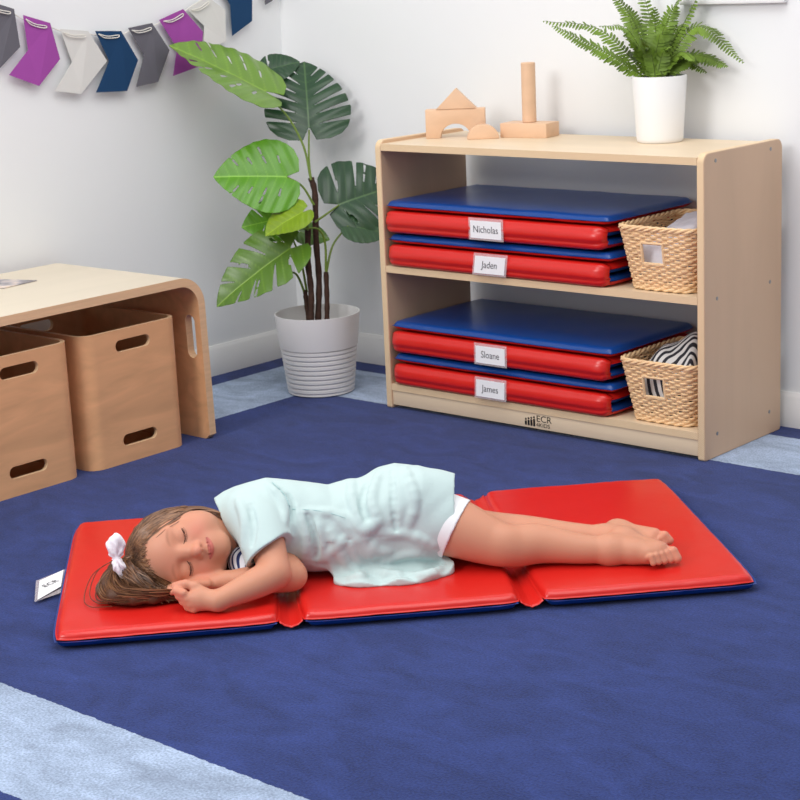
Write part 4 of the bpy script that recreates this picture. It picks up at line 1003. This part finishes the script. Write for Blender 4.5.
# sleeve of the upper arm
d_ = (EL-SL)/np.linalg.norm(EL-SL); S1 = SL+d_*.076; nd = np.array((.52, -.52, -.68)); nd /= np.linalg.norm(nd)
SF = Field((.24, .03, .024), (.73, .40, .225), .0022)
SF.limb([SL+np.array((-.022, .018, .0)), SL+d_*.03+np.array((-.004, 0, 0)), S1+d_*.035], [.045, .0460, .0440], .001)
_, gg = SF.sl((.24, .03, .024), (.46, .30, .225)); nx_ = gg[0].shape; x, y, z = gg
pl = (x-S1[0])*nd[0]+(y-S1[1])*nd[1]+(z-S1[2])*nd[2]+.0015*np.sin((x-z)*130)
q0 = SL+d_*.03; L_ = S1+d_*.05-q0; L2 = L_@L_; h = np.clip(((x-q0[0])*L_[0]+(y-q0[1])*L_[1]+(z-q0[2])*L_[2])/L2, 0, 1)
tun = np.sqrt((x-q0[0]-h*L_[0])**2+(y-q0[1]-h*L_[1])**2+(z-q0[2]-h*L_[2])**2)-(.026+.0145*h)
ss = tuple(slice(0, k) for k in nx_); SF.a[ss] = np.maximum(np.maximum(SF.a[ss], pl), -tun)
kk = .010; hh = np.maximum(kk-np.abs(D.a-SF.a), 0)/kk; D.a = np.minimum(D.a, SF.a)-hh*hh*kk*.25
# hollow of the skirt opening and of the neck opening
D.add(lambda x, y, z: np.maximum(np.maximum(loft(x, y, z)+folds(x, y, z), .0285-z)+.0062, .622-x), (.60, .12, .02), (.73, .34, .2), .001, True)
# skirt cloth spread on the mat in front of her
def spread(x, y, z):
    e = np.sqrt(((x-.566)/.106)**2+((y-.150)/.052)**2)-1; e = e*.045
    e = e+.0022*np.sin(x*70+1)
    top = .0372+.027*np.exp(-((y-.20)/.038)**2)+.0032*np.sin(x*105+y*40)+.0022*np.sin(x*58-y*130)
    return np.maximum(np.maximum(e, z-top), .0285-z)
D.add(spread, (.46, .08, .02), (.69, .21, .07), .022)
# fold ridges and valleys on the tunic front, laid on its surface
def dray(u, v, F_=None):
    F_ = F_ or D; o = CP-MG0; o = np.array((o@ES, o@ET, o[2])); d = ray(u, v); d = np.array((d@ES, d@ET, d[2])); d /= np.linalg.norm(d)
    t = 2.3
    while t < 3.6:
        p_ = o+d*t; i = ((p_-F_.lo)/F_.h).astype(int)
        if np.all(i >= 0) and np.all(i < np.array(F_.n)) and F_.a[tuple(i)] < 0: return p_
        t += .0012
    return None
DR = [([(305, 512), (330, 513), (352, 520), (362, 524)], .0030, 0), ([(362, 524), (352, 500), (352, 482)], .0040, 0), ([(380, 472), (372, 500), (382, 528)], .0045, 0), ([(405, 468), (415, 500), (408, 528)], .0045, 0),
      ([(380, 533), (410, 535), (440, 548)], .0045, 0), ([(362, 534), (372, 548), (388, 552)], .0060, 0), ([(352, 545), (362, 562), (380, 572)], .0050, 0), ([(330, 532), (345, 560), (362, 576)], .0035, 0), ([(296, 508), (306, 535), (303, 556)], .0045, 0), ([(318, 520), (322, 545), (335, 570)], .0040, 0),
      ([(308, 515), (316, 540), (316, 562)], .0036, 1), ([(392, 470), (393, 500), (396, 530)], .0035, 1), ([(366, 484), (362, 505), (368, 522)], .0035, 1),
      ([(238, 500), (245, 520), (244, 548)], .0035, 0), ([(250, 505), (254, 525), (252, 545)], .0028, 1), ([(275, 485), (290, 500), (292, 520)], .0030, 1),
      ([(268, 484), (282, 500), (285, 522)], .0032, 0), ([(345, 580), (375, 574), (420, 576), (444, 568)], .0050, 0), ([(300, 575), (325, 579), (342, 582)], .0035, 0), ([(350, 521), (361, 530), (371, 527), (378, 520)], .0045, 0), ([(357, 540), (369, 552), (374, 541)], .0042, 0), ([(372, 557), (364, 546), (350, 531), (336, 517)], .0034, 0), ([(384, 560), (412, 553), (436, 556)], .0036, 0), ([(318, 560), (335, 548), (346, 536)], .0030, 0)]
PR = []
for pts, r, sub in DR:
    q_ = [dray(*p_[:2]) for p_ in spline([np.array((a, b, 0.0)) for a, b in pts], 4)]; q_ = [p_ for p_ in q_ if p_ is not None]
    if len(q_) > 1: PR.append((q_, r, sub))
for q_, r, sub in PR:
    n = len(q_); rr = [r*(.45+.55*math.sin(math.pi*(i+.5)/n)) for i in range(n)]
    if sub: D.chain([p_+np.array((0, -.0012, .0004)) for p_ in q_], rr, .008, True)
    else: D.chain([p_+np.array((0, .0012, -.0004)) for p_ in q_], rr, .012)
dv, df = D.nets()
M['dress'] = mat('mint_cotton', srgb(194, 213, 212), .85, .15, bump=(130, .25, .0015), sheen=.2)
field_mesh('dress', dv, df, M['dress'], kid, None, 1)
# ---- seams stitched on the dress
se = MB()
for pts in ([(272, 482), (284, 494), (290, 507)], [(292, 509), (320, 511), (345, 518), (358, 526)]):
    q_ = [dray(*p_[:2]) for p_ in spline([np.array((a, b, 0.0)) for a, b in pts], 6)]; q_ = [tow(p_+np.array((0, -.0002, .0))) for p_ in q_ if p_ is not None]
    if len(q_) > 2: se.tube(q_, .0009, 5)
M['seam'] = mat('mint_seam', srgb(176, 206, 206), .85, .1)
se.build('seam', M['seam'], kid)
# ---- white shorts under the dress
S_ = Field((.58, .12, .03), (.76, .38, .21), .0022)
d2 = (KL-HL)/np.linalg.norm(KL-HL)
def shorts(x, y, z):
    h = np.clip(((x-HL[0])*d2[0]+(y-HL[1])*d2[1]+(z-HL[2])*d2[2]), -.02, .2)
    r = np.sqrt((x-HL[0]-h*d2[0])**2+(y-HL[1]-h*d2[1])**2+(z-HL[2]-h*d2[2])**2)-(.0600-.033*h)
    pl = (x-HL[0])*d2[0]+(y-HL[1])*d2[1]+(z-HL[2])*d2[2]
    inner = r+.0035
    return np.maximum(np.maximum(r, pl-.104+.15*(.13-z)), -np.maximum(inner, .03-pl))
S_.add(shorts, (.59, .13, .03), (.75, .34, .2), .002)
sv, sf = S_.nets(); M['shorts'] = mat('white_jersey', srgb(240, 240, 242), .85, .1, sheen=.1)
field_mesh('shorts', sv, sf, M['shorts'], kid, None, 1)
# ---- patterned undershirt at the neck
U = Field((.27, .09, .03), (.40, .27, .14), .0022)
U.chain([(.335, .215, .088), (.312, .170, .068), (.318, .150, .060)], [.034, .026, .022], .01)
U.chain([(.335, .200, .078), (.352, .175, .066)], [.034, .033], .01)
def ucut(x, y, z): return np.maximum((x-.352)*.8+(.17-y)*.6, -1) * -1
U.add(lambda x, y, z: ((y-.155)), (.26, .08, .02), (.41, .155, .15), .002, True) if False else None
uv_, uf_ = U.nets(); M['print'] = stripe_mat('navy_printed_cotton', 30, .36, (228, 230, 238), (52, 62, 104), (0, .6, .3), 5)
u_ = field_mesh('undershirt', uv_, uf_, M['print'], kid, None, 1); u_['label'] = 'white undershirt sleeve printed with navy marks'
# ---- hair
Hh = Field((.06, .10, .024), (.34, .36, .215), .0022)
Hh.ell(H(0, -.020, .034), (.0722*1.0, .076, .0722), HA, .01)
Hh.ell(H(.016, -.022, .004), (.056, .062, .066), HA, .02)
Hh.ell(H(.0, -.045, -.030), (.066, .045, .062), HA, .03)
Hh.ell(H(-.01, -.03, .078), (.045, .045, .030), HA, .02)
# face opening
Hh.ell(H(-.003, .084, -.020), (.0600, .066, .084), HA, .010, True)
Hh.ell(H(.0, .060, -.105), (.085, .075, .050), HA, .02, True)
def clipx(x, y, z): return -(loc_z(x, y, z))
hv, hf = Hh.nets()
M['hair'] = mat('brown_hair', srgb(112, 74, 50), .42, .45, var=(60, .22, (1, 1, 1), 4), bump=(240, .4, .002, (1, 1, 1)))
hair = field_mesh('hair', hv, hf, M['hair'], kid, None, 2)
M['strand'] = mat('hair_strand', srgb(142, 100, 68), .38, .5, var=(40, .30, (1, 1, 1), 3))
M['strandd'] = mat('dark_hair_strand', srgb(96, 62, 42), .4, .45, var=(40, .3, (1, 1, 1), 3))
def cl(p_): p_ = np.array(p_, float); p_[2] = max(p_[2], .0335); return p_
rnd = random.Random(5)
BOW = H(.004, .022, .106)
def onhair(th_, ph):   # point on the inflated skull by angles: th_ round from crown, ph around
    return None
st = MB()
def hsurf(a, b, up=0.0):
    """hair-cap point: a = side angle (-1 her right .. 1 her left), b = 0 at the hairline .. 1 at the bow"""
    return a
# hairline arc across the forehead and temples, in head coordinates
HLN = [(-.066, .012, -.006), (-.063, .030, .022), (-.052, .046, .046), (-.034, .056, .060), (-.012, .059, .066), (.012, .059, .066), (.034, .055, .060), (.052, .045, .046), (.063, .028, .022), (.067, .010, -.008), (.068, -.004, -.045)]
def hairline(t):
    x = t*(len(HLN)-1); i = min(int(x), len(HLN)-2); f = x-i; return np.array(HLN[i])*(1-f)+np.array(HLN[i+1])*f
SC = np.array((0, -.020, .034)); SR = np.array((.0760, .080, .0760))
bowl = np.array((.004, .022, .106))
def push(p_, k=1.0, off=.0012):
    d = (p_-SC)/SR; n = np.linalg.norm(d); 
    if n < 1: return SC+(p_-SC)/n*(1+off/.075)*k
    return p_
def projN(fields, P_, D_, steps=70, st_=.0007):
    P_ = P_.copy(); live = np.ones(len(P_), bool)
    for _ in range(steps):
        hit = np.zeros(len(P_), bool)
        for F_ in fields:
            i = np.clip(((P_-F_.lo)/F_.h+.5).astype(int), 0, np.array(F_.n)-1); hit |= F_.a[i[:, 0], i[:, 1], i[:, 2]] < 0
        live &= ~hit
        if not live.any(): break
        P_[live] += D_[live]*st_
    return P_
def radial(pts):
    """points in head coordinates -> on the skin or hair surface, marching towards the skull centre"""
    W_ = np.array([H(*p_) for p_ in pts]); c = H(*SC); D_ = c[None]-W_; D_ /= np.linalg.norm(D_, axis=1)[:, None]
    return projN([B, Hh], W_-D_*.012, D_), -D_
allp = []; meta = []
for k in range(900):
    t = rnd.random(); a = hairline(t); fr_ = rnd.uniform(-.004, .012 if t < .45 else .004)*math.sin(math.pi*min(1, max(0, t)))**.3
    a = a+np.array((-.3*fr_*np.sign(a[0]) if abs(a[0]) > .03 else 0, .25*fr_, -fr_*.9))+np.array([rnd.uniform(-.002, .002) for _ in range(3)])
    b = bowl+np.array((rnd.uniform(-.014, .014), rnd.uniform(-.012, .014), rnd.uniform(-.012, 0)))
    if k % 3 == 0: back = rnd.uniform(0, .055); a = a-np.array((0, back, -back*.3))
    bow_ = rnd.uniform(-.012, .012); lift = rnd.uniform(.0003, .0022)
    for i in range(13):
        s_ = i/12; p_ = a*(1-s_)+b*s_+np.array((bow_*math.sin(math.pi*s_), 0, 0)); d = (p_-SC)/SR; allp.append(SC+(p_-SC)/np.linalg.norm(d)*1.06)
    meta.append((lift, rnd.uniform(.0004, .0009), 0 if rnd.random() < .62 else 1))
Q_, N_ = radial(allp)
for k, (lift, r, mi) in enumerate(meta):
    st.tube([tow(cl(Q_[k*13+i]+N_[k*13+i]*(lift if i > 1 else .0003))) for i in range(13)], [r*.35, r*.7]+[r]*10+[r*.5], 4, mi)
for k in range(0):
    t = rnd.random(); a = hairline(t)+np.array([rnd.uniform(-.002, .002) for _ in range(3)]); b = bowl+np.array((rnd.uniform(-.012, .012), rnd.uniform(-.012, .012), rnd.uniform(-.012, 0)))
    back = rnd.uniform(0, .050)*(1 if k % 3 else 0); a = a-np.array((0, back, -back*.3)); o_ = rnd.uniform(.0005, .0022)
    bow_ = rnd.uniform(-.010, .010)
    pts = []
    for i in range(11):
        s = i/10; p_ = a*(1-s)+b*s; p_ = p_+np.array((bow_*math.sin(math.pi*s), 0, 0)); d = (p_-SC)/SR; n = np.linalg.norm(d)
        q_ = SC+(p_-SC)/n*(1+(o_+.002)/.075)
        pts.append(tow(cl(H(*q_))))
    r = rnd.uniform(.0005, .0010); st.tube(pts, [r*.4]+[r]*9+[r*.5], 4, 0 if rnd.random() < .62 else 1)
# loose hair from the upper temple behind the cheek to the neck
for k in range(170):
    y0 = rnd.uniform(-.05, .012); a = (.066-.2*max(0, y0), y0, rnd.uniform(.0, .03)); off = rnd.uniform(0, .010)
    c1 = (.074-.01*rnd.random(), y0-.008, -.030); c2 = (.056-off, y0*.4-.004+rnd.uniform(-.01, .006), -.070-rnd.uniform(0, .01)); c3 = (.010-off*2, .006+rnd.uniform(-.03, .008), -.098+rnd.uniform(-.006, .006)); c4 = (-.035, .000+rnd.uniform(-.03, .01), -.095+rnd.uniform(-.01, .01))
    r = rnd.uniform(.0006, .0012); C_ = spline([a, c1, c2, c3, c4], 5); st.tube([tow(cl(H(*p_))) for p_ in C_], [r]*len(C_), 4, 0 if rnd.random() < .4 else 1)
# wisps falling across the forehead
for k in range(30):
    t = rnd.uniform(.06, .30); a = hairline(t)+np.array((.004, .0, .012)); e = np.array((-.072+rnd.uniform(-.006, .006), .030+rnd.uniform(-.015, .012), rnd.uniform(-.012, .022)))
    m_ = (a+e)/2+np.array((.004, .010, .004))
    pts = [project(B, H(p_[0], p_[1], p_[2]), HY, .03)+HY*.0010 if 0 else H(p_[0], max(p_[1], 0), p_[2]) for p_ in spline([a, m_, e], 5)]
    r = rnd.uniform(.00025, .00045); st.tube([tow(cl(p_)) for p_ in pts], [r]*len(pts), 4, 0)
st.build('hair_strands', [M['strand'], M['strandd']], hair)
# ponytail: from the bow, round behind the crown and along the mat below the head
pt = MB()
base_c = [BOW, BOW+np.array((-.022, -.008, -.012)), np.array((.076, .135, .062)), np.array((.088, .108, .049)), np.array((.122, .098, .045)), np.array((.155, .098, .043)), np.array((.186, .104, .041))]
for k in range(760):
    j = lambda a: np.array([rnd.uniform(-a, a) for _ in range(3)])
    w = rnd.random(); u1 = rnd.uniform(-1, 1); u2 = rnd.uniform(-1, 1)
    P_ = []
    for i, c in enumerate(base_c):
        a = (.006, .013, .021, .022, .021, .019, .014)[i]; P_.append(cl(c+np.array((u1*a*.8, u2*a*1.0+(0, 0, .012, .016, .012, .01, .01)[i], (u1*.5-u2*.4)*a))+j(.0025)))
    n_ = rnd.choice([5, 6, 7, 7]); C_ = [cl(p_) for p_ in spline(P_[:n_], 6)]; r = rnd.uniform(.0005, .0010)
    pt.tube([tow(p_) for p_ in C_], [r]*(len(C_)-3)+[r*.8, r*.55, r*.2], 4, 1 if rnd.random() < .68 else 0)
for k in range(260):   # lower hair gathered under the side of the head
    q0_ = H(-.060+rnd.uniform(-.008, .012), rnd.uniform(.0, .045), rnd.uniform(.04, .09)); q1_ = np.array((rnd.uniform(.10, .17), rnd.uniform(.095, .135), rnd.uniform(.038, .062))); q2_ = np.array((rnd.uniform(.17, .205), rnd.uniform(.095, .12), .036))
    C_ = [cl(p_) for p_ in spline([q0_, (q0_+q1_)/2+np.array((0, -.012, -.002)), q1_, q2_], 5)]; r = rnd.uniform(.0004, .0009); pt.tube([tow(p_) for p_ in C_], [r]*(len(C_)-2)+[r*.6, r*.3], 4, 1 if rnd.random() < .6 else 0)
for k in range(260):   # hair falling from the bow over the side of the head
    j_ = lambda a: np.array([rnd.uniform(-a, a) for _ in range(3)]); n_ = rnd.random()
    C_ = spline([BOW+j_(.006), np.array((.100+.02*n_, .140, .088))+j_(.008), np.array((.118+.03*n_, .118, .066))+j_(.008), np.array((.150+.02*n_, .108, .050))+j_(.007), np.array((.180+.015*n_, .108, .040))+j_(.004)], 5)
    r = rnd.uniform(.0004, .0009); pt.tube([tow(cl(p_)) for p_ in C_], [r]*(len(C_)-2)+[r*.6, r*.3], 4, 1 if rnd.random() < .6 else 0)
# two loose loops
for r, P_ in ((.0008, [(.095, .19, .09), (.050, .20, .060), (.035, .15, .036), (.048, .11, .033), (.085, .095, .036)]), (.0012, [(.097, .185, .088), (.068, .19, .062), (.055, .15, .040), (.066, .12, .037), (.10, .10, .040)]), (.0008, [(.097, .185, .09), (.060, .19, .070), (.045, .15, .044), (.060, .115, .037), (.10, .10, .040)])):
    C_ = spline([np.array(p_) for p_ in P_], 8); pt.tube([tow(p_) for p_ in C_], r, 5, 1)
# stray ends along the lower edge
for k in range(14):
    a = np.array((rnd.uniform(.13, .19), rnd.uniform(.11, .13), rnd.uniform(.05, .06))); b = a+np.array((rnd.uniform(.02, .045), -rnd.uniform(.01, .03), -.03)); b[2] = .0335
    pt.tube([tow(p_) for p_ in spline([a, (a+b)/2+np.array((0, -.004, .004)), b], 4)], .0005, 4, 0)
pt.build('ponytail', [M['strand'], M['strandd']], hair)
# core of the ponytail so no gaps show between the strands
PC = Field((.03, .06, .024), (.23, .24, .13), .0022)
PC.chain(base_c[:], [.007, .009, .0100, .0105, .0095, .0080, .004], .010)
PC.chain([H(0, -.02, .075), (.085, .15, .055), (.12, .12, .046), (.165, .12, .042)], [.022, .014, .012, .008], .015)
PC.ell((.118, .140, .058), (.030, .020, .017), None, .012)
PC.add(lambda x, y, z: z-.0305, (.03, .06, .0), (.23, .24, .03), .001, True)
cv, cf = PC.nets(); M['hairdark'] = mat('hair_core', srgb(84, 54, 38), .5, .3, bump=(240, .4, .002))
field_mesh('ponytail_core', cv, cf, M['hairdark'], hair, None, 2)
# ---- bow
M['bow'] = mat('white_crepe', srgb(246, 240, 246), .8, .2, bump=(160, .5, .002), sheen=.2)
Q = Field((.05, .09, .05), (.16, .24, .17), .0016)
bc = project(Hh, BOW, -ray(118, 556)@np.stack([ES, ET, (0, 0, 1)]).T/np.linalg.norm(ray(118, 556)), .04)
def onpx(u, v, t): 
    o = CP-MG0; o = np.array((o@ES, o@ET, o[2])); d = ray(u, v); d = np.array((d@ES, d@ET, d[2])); return o+d*((t-o[1])/d[1])
tb_ = BOW[1]-.038
k0, l1, l2 = onpx(116.5, 558.5, tb_), onpx(113.5, 545, tb_+.003), onpx(118.5, 568, tb_-.002)
def lobe(c, e, w):
    c, e = np.array(c), np.array(e); ax = e-c; L_ = np.linalg.norm(ax); ax = ax/L_; yy = np.array((0, -1.0, .3)); yy -= ax*(yy@ax); yy /= np.linalg.norm(yy); zz = np.cross(ax, yy)
    return (c+e)/2, (L_/2, w*.62, w), np.stack([ax, yy, zz])
a_, b_, c_ = lobe(k0, onpx(114.5, 535, tb_+.004), .0155); Q.ell(a_, b_*np.array((1.05, 1, 1)), c_, .006); Q.ell(onpx(118, 541, tb_), (.011, .008, .0125), None, .005)
Q.limb([k0, onpx(119, 567, tb_-.003), onpx(124, 579, tb_-.001)], [.004, .0098, .0030], .004)
Q.ell(k0, (.006, .006, .006), None, .004)
for u, v in ((108, 548), (116, 546), (113, 553)): Q.cap(onpx(u, v, tb_-.014), onpx(115, 558, tb_-.008), .0016, .0012, .003, True)
Q.cap(onpx(118, 563, tb_-.010), onpx(122, 573, tb_-.010), .0012, .001, .003, True)
gx = np.meshgrid(*[(Q.lo[k]+Q.h*np.arange(Q.n[k])) for k in range(3)], indexing='ij')
an_ = np.arctan2(gx[2]-k0[2], gx[0]-k0[0]); rr_ = np.sqrt((gx[2]-k0[2])**2+(gx[0]-k0[0])**2)
Q.a = (Q.a+.0011*np.sin(an_*11+.7)*np.clip(rr_/.012, 0, 1)+.0006*np.sin(gx[0]*420+gx[2]*300)).astype(np.float32)
qv, qf = Q.nets(); field_mesh('hair_bow', qv, qf, M['bow'], kid, None, 1)
# ------------------------------------------------------------------ light
w = bpy.data.worlds.new('world'); sc.world = w; w.use_nodes = True
w.node_tree.nodes['Background'].inputs[0].default_value = (.93, .96, 1.0, 1); w.node_tree.nodes['Background'].inputs[1].default_value = .47
def area(name, loc, look, size, power, col=(1, 1, 1)):
    l = bpy.data.lights.new(name, 'AREA'); l.shape = 'RECTANGLE'; l.size = size[0]; l.size_y = size[1]; l.energy = power; l.color = col
    o = bpy.data.objects.new(name, l); COL.objects.link(o); o.location = loc; o.rotation_euler = (V(look)-V(loc)).to_track_quat('-Z', 'Y').to_euler(); return o
area('key_light', (.35, -4.0, 2.3), (.3, -.4, .2), (1.2, 1.2), 60, (1, .98, .96))
area('ceiling_light', (1.3, -1.3, 2.75), (1.0, -1.0, 0), (2.4, 2.4), 56, (1, .99, .97))
sc.view_settings.view_transform = 'Standard'; sc.view_settings.look = 'None'; sc.view_settings.gamma = 1; sc.view_settings.exposure = 0; sc.view_settings.use_curve_mapping = False
